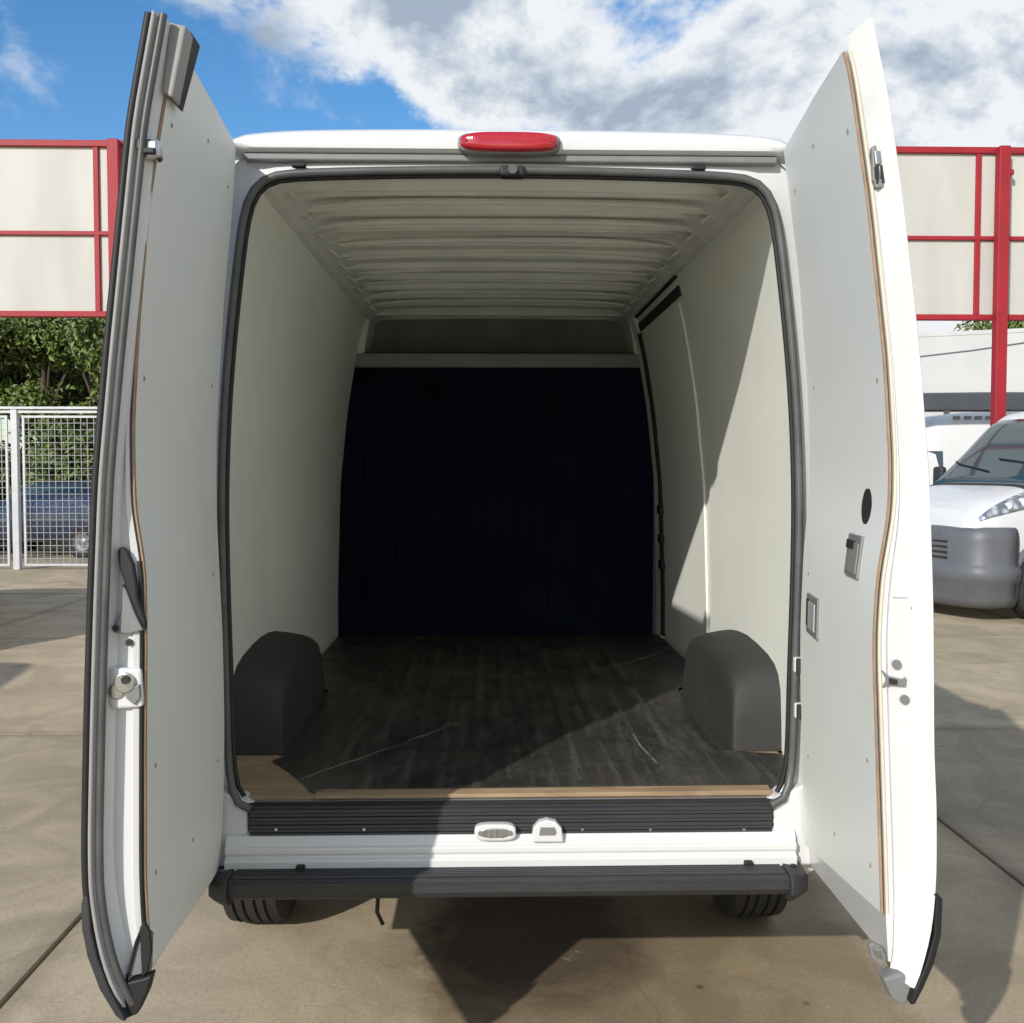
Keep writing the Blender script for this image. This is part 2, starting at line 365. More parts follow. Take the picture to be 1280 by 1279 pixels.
def matmat():
    """worn black rubber mat with dust, scuffs and two long creases"""
    m = bpy.data.materials.new('worn_mat_rubber'); m.use_nodes = True; nt = m.node_tree; N = nt.nodes.new; K = nt.links.new
    p = nt.nodes['Principled BSDF']; g = N('ShaderNodeNewGeometry')
    def nz(scale, det=8, rough=.6, st=(1, 1, 1), dist=0, loc=(0, 0, 0)):
        mp = N('ShaderNodeMapping'); mp.inputs['Scale'].default_value = st; mp.inputs['Location'].default_value = loc; K(g.outputs['Position'], mp.inputs[0])
        n = N('ShaderNodeTexNoise'); n.inputs['Scale'].default_value = scale; n.inputs['Detail'].default_value = det; n.inputs['Roughness'].default_value = rough; n.inputs['Distortion'].default_value = dist
        K(mp.outputs[0], n.inputs['Vector']); return n.outputs['Fac']
    def ramp(src, a, b, ca, cb):
        c = N('ShaderNodeValToRGB'); c.color_ramp.elements[0].position = a; c.color_ramp.elements[1].position = b
        c.color_ramp.elements[0].color = (ca,) * 3 + (1,); c.color_ramp.elements[1].color = (cb,) * 3 + (1,); K(src, c.inputs[0]); return c.outputs[0]
    def mixc(f, a, b):
        x = N('ShaderNodeMix'); x.data_type = 'RGBA'; K(f, x.inputs[0])
        for i, v in ((6, a), (7, b)):
            if isinstance(v, tuple): x.inputs[i].default_value = v + (1,)
            else: K(v, x.inputs[i])
        return x.outputs[2]
    def mth(op, a, b=None):
        n = N('ShaderNodeMath'); n.operation = op
        for i, v in enumerate((a, b)):
            if v is None: continue
            if isinstance(v, float): n.inputs[i].default_value = v
            else: K(v, n.inputs[i])
        return n.outputs[0]
    c = mixc(ramp(nz(1.6, 8, .6, st=(1, .6, 1)), .35, .72, 0, 1), (.018, .019, .017), (.062, .057, .045))
    c = mixc(ramp(nz(16, 10, .75, st=(1.4, .16, 1), dist=.2), .50, .74, 0, .55), c, (.15, .14, .11))
    c = mixc(ramp(nz(60, 6, .7), .55, .75, 0, .35), c, (.17, .16, .13))
    c = mixc(ramp(nz(13, 8, .7, st=(.25, 1.2, 1), loc=(5, 1, 0), dist=.3), .62, .72, 0, .45), c, (.20, .185, .145))
    sep = N('ShaderNodeSeparateXYZ'); K(g.outputs['Position'], sep.inputs[0])
    rb = mth('MULTIPLY', mth('GREATER_THAN', mth('COSINE', mth('MULTIPLY', sep.outputs[0], 2 * math.pi / .105)), .80), ramp(nz(6.5, 8, .7, st=(2.5, .5, 1), loc=(3, 3, 0)),   .46, .62, 0, .42))
    rb = mth('MULTIPLY', rb, mth('LESS_THAN', mth('ABSOLUTE', sep.outputs[0]), .60))
    c = mixc(rb, c, (.12, .118, .10))
    w = mth('MULTIPLY', mth('SUBTRACT', nz(2.5, 4), .5), .05)
    for (x0, y0, x1, y1, wd) in CREASES:
        dx, dy = x1 - x0, y1 - y0; ln = math.hypot(dx, dy); nx, ny = -dy / ln, dx / ln
        d = mth('ADD', mth('ADD', mth('MULTIPLY', sep.outputs[0], nx), mth('MULTIPLY', sep.outputs[1], ny)), -(nx * x0 + ny * y0))
        d = mth('ABSOLUTE', mth('ADD', d, w))
        along = mth('DIVIDE', mth('ADD', mth('ADD', mth('MULTIPLY', sep.outputs[0], dx / ln), mth('MULTIPLY', sep.outputs[1], dy / ln)), -(dx / ln * x0 + dy / ln * y0)), ln)
        on = mth('MULTIPLY', mth('LESS_THAN', d, wd), mth('MULTIPLY', mth('GREATER_THAN', along, 0.0), mth('LESS_THAN', along, 1.0)))
        on = mth('MULTIPLY', on, ramp(nz(7, 5, .6), .35, .6, .15, .8))
        c = mixc(on, c, (.30, .28, .23))
    sv = N('ShaderNodeTexVoronoi'); sv.inputs['Scale'].default_value = 7; K(g.outputs['Position'], sv.inputs['Vector'])
    c = mixc(mth('MULTIPLY', ramp(sv.outputs['Distance'], .03, .05, 1, 0), ramp(nz(1.1, 3), .55, .62, 0, .8)), c, (.30, .28, .24))
    K(c, p.inputs['Base Color'])
    K(ramp(nz(6, 6), .35, .7, .32, .62), p.inputs['Roughness'])
    b = N('ShaderNodeBump'); b.inputs['Strength'].default_value = .45; b.inputs['Distance'].default_value = .01
    K(nz(14, 6, .6, dist=.6), b.inputs['Height']); K(b.outputs[0], p.inputs['Normal'])
    return m
def plymat():
    def ex(m, nt, p):
        N = nt.nodes.new; K = nt.links.new
        tc = N('ShaderNodeTexCoord'); mp = N('ShaderNodeMapping'); mp.inputs['Scale'].default_value = (1.5, 6, 6); K(tc.outputs['Object'], mp.inputs[0])
        n = N('ShaderNodeTexNoise'); n.inputs['Scale'].default_value = 3; n.inputs['Detail'].default_value = 8; n.inputs['Distortion'].default_value = .8; K(mp.outputs[0], n.inputs['Vector'])
        cr = N('ShaderNodeValToRGB'); cr.color_ramp.elements[0].position = .35; cr.color_ramp.elements[1].position = .65
        cr.color_ramp.elements[0].color = (.25, .165, .095, 1); cr.color_ramp.elements[1].color = (.37, .26, .155, 1); K(n.outputs['Fac'], cr.inputs[0]); K(cr.outputs[0], p.inputs['Base Color'])
    return material('plywood', (.4, .26, .14), .75, extra=ex)
M['ply'] = plymat()
def leafmat(name, a, b):
    m = bpy.data.materials.new(name); m.use_nodes = True; nt = m.node_tree; N = nt.nodes.new; K = nt.links.new
    p = nt.nodes['Principled BSDF']; g = N('ShaderNodeNewGeometry')
    n = N('ShaderNodeTexNoise'); n.inputs['Scale'].default_value = 1.3; n.inputs['Detail'].default_value = 5; K(g.outputs['Position'], n.inputs['Vector'])
    ad = N('ShaderNodeMath'); ad.operation = 'MULTIPLY_ADD'; K(g.outputs['Random Per Island'], ad.inputs[0]); ad.inputs[1].default_value = .5; K(n.outputs['Fac'], ad.inputs[2])
    cr = N('ShaderNodeValToRGB'); cr.color_ramp.elements[0].position = .4; cr.color_ramp.elements[1].position = 1.0
    cr.color_ramp.elements[0].color = a + (1,); cr.color_ramp.elements[1].color = b + (1,); K(ad.outputs[0], cr.inputs[0]); K(cr.outputs[0], p.inputs['Base Color'])
    p.inputs['Roughness'].default_value = .5
    p.inputs['Transmission Weight'].default_value = 0
    return m
M['leaf'] = leafmat('leaves', (.035, .060, .012), (.15, .20, .04))
M['leaf_dark'] = leafmat('dark_leaves', (.03, .055, .016), (.09, .13, .03))

# ------------------------------------------------------------------ ground
g = MB(); S = 900
g.add([(-S, -S, -.03), (S, -S, -.03), (S, S, -.03), (-S, S, -.03)], [(0, 1, 2, 3)])
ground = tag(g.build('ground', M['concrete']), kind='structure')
W_, G_ = 3.7, .012
sl = MB(); sl.box(-W_ / 2 + G_ / 2, W_ / 2 - G_ / 2, -W_ / 2 + G_ / 2, W_ / 2 - G_ / 2, -.2, 0)
slab_me = None
for i in range(-5, 6):
    for j in range(-2, 8):
        cx = .25 + i * W_; cy = 1.75 + j * W_
        if slab_me is None:
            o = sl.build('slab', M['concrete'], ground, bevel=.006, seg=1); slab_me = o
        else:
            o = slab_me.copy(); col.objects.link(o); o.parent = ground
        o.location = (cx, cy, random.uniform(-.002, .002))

# ------------------------------------------------------------------ the van in front of the camera
FLOOR = .755
ROOF = 2.605
van = tag(empty('cargo_van', (0, 0, 0)), 'white high roof cargo van with both rear doors open and an empty cargo bay', 'van')

def sect(w, zb, zt, wt=.82, n=6.0, k=40):
    """closed outline of a vehicle section, from the bottom centre round the right side; wt: relative width at the top"""
    pts = []; zc = (zb + zt) / 2; h = (zt - zb) / 2
    for i in range(k):
        a = -math.pi / 2 + 2 * math.pi * i / k
        c, s_ = math.cos(a), math.sin(a)
        x = math.copysign(abs(c) ** (2 / n), c); z = math.copysign(abs(s_) ** (2 / n), s_)
        tp = 1 - (1 - wt) * max(0, (z + .15) / 1.15) ** 1.6 - .05 * max(0, -z) ** 2
        pts.append((w * x * tp, zc + h * z))
    return pts

def raycontour(poly, cx, cz, ang):
    d = (math.cos(ang), math.sin(ang)); best = None
    for (a, b), (c, e) in zip(poly, poly[1:] + poly[:1]):
        ex, ez = c - a, e - b; den = d[0] * ez - d[1] * ex
        if abs(den) < 1e-9: continue
        t = ((a - cx) * ez - (b - cz) * ex) / den; u = ((a - cx) * d[1] - (b - cz) * d[0]) / den
        if t > 0 and -1e-6 <= u <= 1 + 1e-6: best = t if best is None else max(best, t)
    return (cx + d[0] * best, cz + d[1] * best)

def chaikin(poly, n=2):
    for _ in range(n):
        q = []
        for a, b in zip(poly, poly[1:] + poly[:1]):
            q += [(a[0] * .75 + b[0] * .25, a[1] * .75 + b[1] * .25), (a[0] * .25 + b[0] * .75, a[1] * .25 + b[1] * .75)]
        poly = q
    return poly
half = [(.0, 2.512), (.60, 2.500), (.685, 2.482), (.728, 2.43), (.748, 2.35), (.765, 2.22), (.785, 2.05), (.803, 1.85), (.814, 1.6), (.812, 1.35), (.806, 1.1), (.803, .88), (.795, .79), (.765, .735), (.70, .722), (0, .722)]
OPEN = chaikin(half + [(-x, z) for x, z in half[-2:0:-1]], 2)
OUT = sect(1.02, .46, ROOF, .80, 9.0, 160)
NA = 180; CZ = 1.6
ANG = [2 * math.pi * i / NA for i in range(NA)]
oc = [raycontour(OPEN, 0, CZ, a) for a in ANG]; uc = [raycontour(OUT, 0, CZ, a) for a in ANG]
def inset(c, d):
    r = []
    n = len(c)
    for i in range(n):
        a, b = Vector(c[i - 1]), Vector(c[(i + 1) % n]); t = (b - a).normalized(); r.append((c[i][0] - t.y * d, c[i][1] + t.x * d))
    return r
# outer skin
mb = MB()
st = [(0.03, 1.02, .46, ROOF), (.4, 1.02, .42, 2.64), (1.5, 1.02, .40, 2.66), (3.1, 1.02, .38, 2.64), (3.5, 1.01, .36, 2.55), (4.3, .99, .36, 1.62), (4.75, .94, .36, 1.35), (5.0, .82, .4, 1.05), (5.05, .7, .5, .9)]
rows = [[(x, y, z) for x, z in sect(w, zb, zt, .80, 9.0 if y < 3.6 else 5.0, 160)] for y, w, zb, zt in st]
mb.grid(rows, closed=True); mb.f.append(tuple(range(len(mb.v) - 160, len(mb.v)))); mb.m.append(0)
mb.build('body_shell', M['paint'], van, smooth=40)
# rear frame: ring between the outline and the opening, then the returns into the bay
mb = MB()
Ymid = [(uc[i][0] * .35 + oc[i][0] * .65, uc[i][1] * .35 + oc[i][1] * .65) for i in range(NA)]
oi_ = inset(oc, .018); oo_ = inset(oc, -.035)
mb.grid([[(x, .03, z) for x, z in uc], [(x, .012, z) for x, z in [(u[0] * .8 + o[0] * .2, u[1] * .8 + o[1] * .2) for u, o in zip(uc, oo_)]],
         [(x, .012, z) for x, z in oo_], [(x, -.012, z) for x, z in oc], [(x, -.004, z) for x, z in inset(oc, .012)], [(x, .012, z) for x, z in inset(oc, .012)],
         [(x, .05, z) for x, z in inset(oc, -.03)], [(x, .13, z) for x, z in inset(oc, -.075)]], closed=True)
mb.build('door_frame', M['paint'], van, smooth=35)
# pinch-weld rubber seal round the opening
seal_c = inset(oc, .004)
seal_c = seal_c[NA * 3 // 4:] + seal_c[:NA * 3 // 4]
zs = [Vector((x, -.016 - .024 * min(1, max(0, (.80 - z) / .06)), z)) for x, z in seal_c if z > .745 or abs(x) > .715]
mb = MB().tube(zs, .0118, 10)
mb.build('door_seal', M['seal'], van, smooth=60)
lip_c = inset(oc, .016); lip_c = lip_c[NA * 3 // 4:] + lip_c[:NA * 3 // 4]
mb = MB().tube([Vector((x, -.002, z)) for x, z in lip_c if z > .75], .0075, 8)
mb.build('door_seal_lip', M['rubber'], van, smooth=60)

# roof lip across the rear, following the roof's crown
def crown(x, top): return top - .022 * (abs(x) / .79) ** 9 - .009 * (x / .79) ** 2
mb = MB(); xs = [-.80 + 1.6 * i / 48 for i in range(49)]
rows = []
for x in xs:
    e = max(0, abs(x) - .75) * .35
    t = crown(x, 2.612) - e
    rows.append([(x, .06, t + .008), (x, -.012, t + .004), (x, -.034, t - .010), (x, -.040, (t - .01 + 2.556) / 2), (x, -.036, 2.556), (x, -.020, 2.549), (x, .06, 2.549)])
mb.grid(rows); mb.f += [tuple(range(7)), tuple(range(len(mb.v) - 7, len(mb.v)))[::-1]]; mb.m += [0, 0]
mb.build('roof_lip', M['paint'], van, smooth=50, recalc=True)
mb = MB(); mb.box(-.735, .735, -.020, .02, 2.528, 2.546)
mb.build('header_strip', M['grey_plastic'], van, bevel=.004)
# centre striker on the header seal
st_ = tag(MB().box(-.035, .035, -.045, .0, 2.482, 2.512).build('door_striker', M['rubber'], van, bevel=.008), None)
MB().disc((0, -.045, 2.497), (0, -1, 0), .013, .012, 16).build('striker_pin', M['seal'], st_, smooth=40)
for x in (-.585, .515):
    MB().box(x - .02, x + .02, -.032, -.01, 2.506, 2.518).build('seal_clip', M['rubber'], van, bevel=.005)
# third brake lamp
bl = MB(); c0 = at(636.5, 178.5, Y=-.05)
def lozenge(cx, cz, hw, hh, n=10):
    p = []
    for i in range(4 * n):
        a = 2 * math.pi * i / (4 * n); c, s_ = math.cos(a), math.sin(a)
        p.append((cx + hw * math.copysign(abs(c) ** .62, c), cz + hh * math.copysign(abs(s_) ** .55, s_)))
    return p
brk = MB().prism(lozenge(c0.x, c0.z, .140, .030), 'y', -.052, 0.0).build('brake_light', M['grey_plastic'], van, bevel=.004)
mb = MB(); rows = []
for yy, k in ((-.050, 1.0), (-.064, .97), (-.072, .86), (-.074, .6)):
    rows.append([(x, yy, z) for x, z in lozenge(c0.x, c0.z, .135 * k - (1 - k) * .0, .0255 * k)])
mb.grid(rows, closed=True); mb.f.append(tuple(range(len(mb.v) - 40, len(mb.v)))); mb.m.append(0)
mb.build('lens', M['red_lens'], brk, smooth=60)
for sx in (-1, 1):
    MB().disc((c0.x + sx * .118, -.071, c0.z), (0, -1, 0), .005, .004, 12).build('screw', M['red_lens'], brk)

# sill: dark step plate, white cross panel, bumper
zt_, zb_ = at(640, 1009, Y=-.03).z, at(640, 1045, Y=-.045).z
mb = MB()
prof = []; nr = 7
for i in range(nr + 1):
    z = zt_ + (zb_ - zt_) * i / nr
    prof.append((-.044 - .004 * (1 if i % 2 else 0), z))
for i in range(nr):
    z0 = zt_ + (zb_ - zt_) * i / nr; z1 = zt_ + (zb_ - zt_) * (i + 1) / nr
    mb.box(-.735, .735, -.036 - .0035 * (i % 2 == 0), .0, min(z0, z1) + .0006, max(z0, z1) - .0006)
mb.box(-.735, .735, -.030, .012, zt_ - .002, zt_ + .006)
plate = mb.build('step_plate', M['step'], van, bevel=.0012, seg=1)
for px in (728, 813, 930, 345, 455):
    q = at(px, 1037, Y=-.04)
    MB().disc((q.x, -.0385, q.z), (0, -1, 0), .0045, .003, 10).build('screw', M['chrome'], plate)
zp0 = at(640, 1082, Y=-.06).z
mb = MB(); xs2 = (-.80, .80)
prof = [(-.006, zb_ + .012), (-.040, zb_ + .004), (-.050, zb_ - .012), (-.050, zb_ - .020), (-.060, zb_ - .026), (-.060, zb_ - .042), (-.054, zb_ - .046), (-.054, zb_ - .052), (-.066, zb_ - .058), (-.066, zp0 - .03), (.05, zp0 - .03), (.05, zb_ + .012)]
mb.prism(prof, 'x', -.80, .80)
cross = mb.build('rear_cross_panel', M['paint'], van, bevel=.004, recalc=True)
# corner cheeks of the white panel next to the door hinges
for s in (-1, 1):
    mb = MB().prism([(s * .742, zt_ + .02), (s * .835, zt_ + .06), (s * .855, zp0 - .02), (s * .78, zp0 - .02), (s * .742, zb_)], 'y', -.030, .05)
    mb.build('corner_panel', M['paint'], van, bevel=.008, recalc=True)
# catch and striker on the sill
q = at(619, 1039, Y=-.05)
c1 = MB().prism(lozenge(q.x, q.z, .058, .024), 'y', -.066, -.036).build('lower_catch', M['paint'], van, bevel=.006)
MB().prism(lozenge(q.x, q.z, .040, .014), 'y', -.0675, -.060).build('catch_insert', M['chrome'], c1, bevel=.003)
for dx in (-.041, .041):
    MB().disc((q.x + dx, -.066, q.z), (0, -1, 0), .007, .004, 10).build('screw', M['grey_plastic'], c1)
for dx in (-.016, .0, .016):
    MB().box(q.x + dx - .004, q.x + dx + .004, -.071, -.064, q.z - .012, q.z + .010).build('catch_tooth', M['grey_plastic'], c1, bevel=.001)
q = at(684, 1036, Y=-.05)
c2 = MB().prism([(q.x - .045, q.z - .034), (q.x - .040, q.z + .006), (q.x - .024, q.z + .024), (q.x, q.z + .030), (q.x + .024, q.z + .024), (q.x + .040, q.z + .006), (q.x + .045, q.z - .034)], 'y', -.066, -.036).build('striker_housing', M['paint'], van, bevel=.005)
MB().prism([(q.x - .024, q.z - .014), (q.x - .020, q.z + .010), (q.x + .020, q.z + .010), (q.x + .026, q.z - .004), (q.x + .022, q.z - .014)], 'y', -.0675, -.060).build('striker_slot', M['grey_plastic'], c2, bevel=.002)

# bumper with a ribbed tread on top
bt, bf = zp0 - .004, -.135
mb = MB()
prof = [(-.055, bt), (bf + .010, bt - .003), (bf, bt - .012), (bf, bt - .040), (bf + .010, bt - .056), (bf + .05, bt - .075), (.02, bt - .085), (.02, bt)]
mb.prism(prof, 'x', -.775, .760)
bumper = mb.build('rear_bumper', M['plastic'], van, bevel=.004, recalc=True)
for i in range(5):
    y = -.064 - i * .0135
    MB().box(-.765, .75, y - .0035, y + .0035, bt - .004, bt + .0035).build('tread_rib', M['step'], bumper, bevel=.0015, seg=1)
MB().box(-.765, .75, bf - .0025, bf + .005, bt - .016, bt - .011).build('front_bead', M['step'], bumper, bevel=.001, seg=1)
for s, x0, x1 in ((-1, -.83, -.772), (1, .757, .815)):
    xi, xo = (x1, x0) if s < 0 else (x0, x1)
    rows = []
    for t in (0, .25, .5, .75, 1):
        x = xi + (xo - xi) * t; k = math.cos(t * 1.25)
        rows.append([(x, -.05, bt + .006 - .01 * t), (x, -.05 + (bf + .042) * (k * .55 + .45), bt + .004 - .012 * t), (x, -.05 + (bf + .04) * (k * .6 + .4) - .01, bt - .012 - .008 * t),
                     (x, -.05 + (bf + .04) * (k * .6 + .4) - .01, bt - .05), (x, -.05 + (bf + .05) * (k * .5 + .4), bt - .078 + .015 * t), (x, .02, bt - .085 + .015 * t), (x, .02, bt + .002)])
    mb = MB().grid(rows, closed=True); mb.f += [tuple(range(7)), tuple(range(len(mb.v) - 7, len(mb.v)))[::-1]]; mb.m += [0, 0]
    cap = mb.build('bumper_end_cap', M['grey_plastic'] if 0 else M['plastic'], van, smooth=50, bevel=.003, recalc=True)
    MB().disc(((xi + xo) / 2, -.075, bt + .001), (0, 0, 1), .008, .004, 12).build('cap_plug', M['chrome'] if s < 0 else M['rubber'], cap)
for px in (376, 935):
    q = at(px, 1081, Y=-.068)
    MB().box(q.x - .012, q.x + .012, -.080, -.055, bt, bt + .016).build('bumper_clip', M['rubber'], van, bevel=.004)

# ---- cargo bay
WALL = [(.70, .905), (1.0, .905), (1.6, .886), (2.0, .845), (2.3, .795), (2.48, .750), (2.56, .715)]
WALL = smooth_tab(WALL, 4)
def wx(z): return interp(WALL, z)
BY = 2.85; CEIL = 2.562
def wallpatch(s, y0, y1, z0, z1, off=0.0, ny=6, nz=26, th=.012):
    rows_a, rows_b = [], []
    for i in range(nz + 1):
        z = z0 + (z1 - z0) * i / nz
        rows_a.append([(s * (wx(z) - off), y0 + (y1 - y0) * j / ny, z) for j in range(ny + 1)])
    mb = MB().grid(rows_a)
    mb2 = [[(x + s * th, y, z) for x, y, z in r] for r in rows_a]
    b = len(mb.v); mb.grid(mb2); nc = ny + 1; nr_ = nz + 1
    def q(i, j): return i * nc + j
    for i in range(nz):
        for j in (0, ny):
            mb.f.append((q(i, j), q(i + 1, j), b + q(i + 1, j), b + q(i, j))); mb.m.append(1)
    for j in range(ny):
        for i in (0, nz):
            mb.f.append((q(i, j), q(i, j + 1), b + q(i, j + 1), b + q(i, j))); mb.m.append(1)
    return mb
wallpatch(-1, .125, BY, FLOOR - .02, CEIL - .03).build('side_lining', [M['lining'], M['hardboard']], van, smooth=40, recalc=True)
wallpatch(1, .125, BY, FLOOR - .02, CEIL - .03, 0, th=.02).build('side_wall', M['lining'], van, smooth=40, recalc=True)
tag(wallpatch(1, .13, 1.46, FLOOR + .0, CEIL - .10, .007, th=.006).build('side_lining', [M['lining'], M['hardboard']], van, smooth=40, recalc=True))
# sliding door inside the right wall: panel, black gap round it, top rail slot
sdoor = wallpatch(1, 1.56, 2.60, FLOOR + .03, 2.40, .012, th=.010).build('sliding_door', M['lining'], van, smooth=40, recalc=True)
wallpatch(1, 2.605, 2.664, FLOOR + .02, 2.41, .024, ny=1, th=.020).build('door_gap_seal', M['rubber'], van, smooth=40, recalc=True)
wallpatch(1, 1.50, 2.64, 2.425, 2.465, .008, nz=3, th=.008).build('door_rail_slot', M['dark_hole'], van, smooth=40, recalc=True)
wallpatch(1, 1.48, 2.66, 2.495, 2.508, .010, nz=1, th=.008).build('roof_side_gap', M['dark_hole'], van, smooth=40, recalc=True)
for z in (1.14, 1.44, 1.28):
    wallpatch(1, 2.57, 2.67, z, z + .045, .034, ny=1, nz=1, th=.02).build('door_guide', M['rubber'], van, recalc=True)
# front pillar of the bay, right and left
wallpatch(1, 2.66, BY, FLOOR, CEIL - .05, .020, th=.02).build('bay_pillar', M['lining'], van, smooth=40, recalc=True)

# roof skin inside with pressed cross ribs, and the side rails of the roof
mb = MB(); rows = []
def prz(y):  # pressed profile
    t = (y - .1) / .245
    f = t % 1.0
    base = CEIL
    if f < .16: return base - .024 * math.sin(math.pi * f / .16) ** .7
    if .45 < f < .53: return base - .009
    return base
ys = [.10 + i * (BY + .25 - .10) / 300 for i in range(301)]
for y in ys:
    z = prz(y); r = []
    for i in range(-12, 13):
        x = i / 12 * .735; edge = max(0, abs(x) - .60) / .135
        r.append((x, y, z * (1 - min(1, edge * 1.6)) + (CEIL - .004) * min(1, edge * 1.6) - .055 * edge ** 2 + .012 * (1 - (x / .735) ** 2)))
    rows.append(r)
mb.grid(rows); mb.build('roof_lining', M['roof_in'], van, smooth=30, recalc=True)
k = 0
y = .22
while y < BY - .1:
    for kk in range(1):
        bow = []
        for i in range(-14, 15):
            x = i / 14 * .640; bow.append(Vector((x, y + .006 * math.sin(x * 5 + k), CEIL - .014 + .012 * (1 - (x / .7) ** 2) - .012 * (abs(x) / .64) ** 4)))
        mb = MB().tube(bow, [.004 + .012 * min(1, (14.5 - abs(i)) / 3) for i in range(-14, 15)], 8, flat=.75)
        mb.build('roof_bow', M['roof_in'], van, smooth=60)
    y += .26 if k % 2 else .30; k += 1
for s in (-1, 1):
    pts = [Vector((s * (.722), yy, CEIL - .034)) for yy in (.11, .8, 1.6, 2.4, BY)]
    MB().tube(pts, .022, 12).build('roof_rail', M['roof_in'], van, smooth=60)
    n_ = 0
    for yy in [.34 + i * .28 for i in range(9)]:
        MB().box(-.03, .03, -.028, .028, -.006, .004, M=Matrix.Translation((s * .678, yy, CEIL - .028)) @ Matrix.Rotation(s * -.6, 4, 'Y')).build('rail_gusset', M['roof_in'], van, bevel=.006)
# slots at the first bow
for s, x0, x1 in ((-1, -.58, -.44), (1, .42, .56)):
    MB().box(x0, x1, .150, .162, CEIL - .024, CEIL - .014).build('bow_slot', M['dark_hole'], van)

# bulkhead: felted lower panel, beam, recess above
mb = MB()
pts = [(-wx(z), z) for z in [FLOOR - .02 + (2.245 - FLOOR + .02) * i / 20 for i in range(21)]]
poly = pts + [(-x, z) for x, z in pts[::-1]]
# corners trimmed at the right so that the pillar shows
bh = MB().prism([(min(x, .862), z) for x, z in poly], 'y', BY - .03, BY + .02).build('bulkhead', M['navy'], van, recalc=True)
for i in range(9):
    x = -.72 + i * .17
    MB().box(x - .030, x + .030, BY - .050, BY - .028, .90, 2.17).build('swage', M['navy'], bh, bevel=.009, seg=3)
q = at(656, 580, Y=BY - .04)
MB().disc((q.x, BY - .045, q.z), (0, -1, 0), .008, .004, 10).build('bright_hole_spot', M['chrome'], bh)  # bright metal disc added in place of a hole that shows light
bz0, bz1 = 2.245, 2.325
mb = MB().box(-.84, .80, BY - .055, BY + .02, bz0, bz1); mb.build('bulkhead_beam', M['grey_steel'], van, bevel=.012)
MB().box(-.80, .78, BY + .22, BY + .25, 2.30, 2.60).build('cab_recess_panel', M['dim_steel'], van)
MB().box(-.80, .78, BY + .0, BY + .24, 2.318, 2.334).build('cab_recess_shelf', M['navy'], van)
for s in (-1, 1):
    mb = MB().prism([(s * .76, 2.60), (s * .70, 2.60), (s * .755, 2.30), (s * .84, 2.24)], 'y', BY - .05, BY + .23)
    mb.build('bulkhead_corner', M['roof_in'], van, recalc=True)
MB().box(-.9, .9, BY + .02, BY + .05, FLOOR - .02, 2.25).build('bulkhead_back', M['grey_steel'], van)
# curved sheet above, between the last bow and the recess
MB().box(-.74, .74, BY - .04, BY + .0, CEIL - .030, CEIL + .02).build('front_bow', M['roof_in'], van, bevel=.008)
# bay floor and wheel arch covers
MB().box(-.93, .93, .0, BY + .05, FLOOR - .06, FLOOR - .014).build('bay_floor', M['grey_steel'], van)
MB().box(-.77, .77, -.015, .03, FLOOR - .05, FLOOR - .0145).build('floor_edge', M['dark_hole'], van)
def arch(s):
    mb = MB(); rows = []
    prof = [(.43, 0), (.438, .10), (.450, .19), (.475, .235), (.52, .262), (.60, .280), (.74, .294), (.88, .300), (1.02, .294), (1.14, .280), (1.22, .255), (1.265, .215), (1.285, .16), (1.30, .08), (1.31, 0)]
    for yy, hh in prof:
        zt2 = FLOOR + hh; r = []
        inn = .735; k = hh / .3
        # from the floor at the inner side, up, over to the wall
        r.append((s * inn, yy, FLOOR - .012))
        r.append((s * (inn + .004), yy, FLOOR + hh * .5))
        r.append((s * (inn + .008), yy, FLOOR + hh * .78))
        r.append((s * (inn + .014), yy, FLOOR + hh * .87))
        r.append((s * (inn + .030), yy, FLOOR + hh * .94))
        r.append((s * (inn + .060), yy, FLOOR + hh * .98))
        r.append((s * (inn + .12), yy, FLOOR + hh * 1.02))
        r.append((s * (wx(zt2) + .01), yy, FLOOR + hh * 1.04))
        rows.append(r)
    mb.grid(rows)
    o = mb.build('wheel_arch_cover', M['arch'], van, smooth=75, recalc=True)
    # flange along the floor
    MB().box(min(s * .700, s * .745), max(s * .700, s * .745), .42, 1.32, FLOOR - .012, FLOOR + .004).build('flange', M['arch'], o, bevel=.003)
    return o
arch(-1); arch(1)

# wheels
def tyre_mb(R0=.345, w=.215, n=72, grooves=(-.055, -.02, .02, .055)):
    """lathe about X with tread grooves; centre at the origin"""
    h = w / 2
    prof = [(-h * .82, R0 * .62), (-h, R0 * .80), (-h * .97, R0 * .92), (-h * .86, R0 * .985)]
    for gx in grooves: prof += [(gx - .006, R0), (gx - .005, R0 - .010), (gx + .005, R0 - .010), (gx + .006, R0)]
    prof += [(h * .86, R0 * .985), (h * .97, R0 * .92), (h, R0 * .80), (h * .82, R0 * .62)]
    rows = []
    for x, r in prof: rows.append([(x, r * math.cos(2 * math.pi * i / n), r * math.sin(2 * math.pi * i / n)) for i in range(n)])
    return MB().grid(rows, closed=True)
def rim_mb(R0=.345, w=.215, side=1, n=32):
    h = w / 2 * side; rows = []
    for x, r in ((-h * .8, R0 * .64), (h * .78, R0 * .64), (h * .80, R0 * .60), (h * .45, R0 * .52), (h * .35, R0 * .30), (h * .6, R0 * .20), (h * .62, 0.001)):
        rows.append([(x, r * math.cos(2 * math.pi * i / n), r * math.sin(2 * math.pi * i / n)) for i in range(n)])
    return MB().grid(rows, closed=True)
def wheel(parent, loc, rz=0, R0=.345, w=.215, side=1, grooves=(-.055, -.02, .02, .055)):
    t = tyre_mb(R0, w, grooves=grooves).build('wheel', M['tyre'], parent, smooth=35, recalc=True); t.location = loc; t.rotation_euler = (0, 0, rz)
    r = rim_mb(R0, w, side).build('rim', M['rim'], t, smooth=40, recalc=True)
    return t
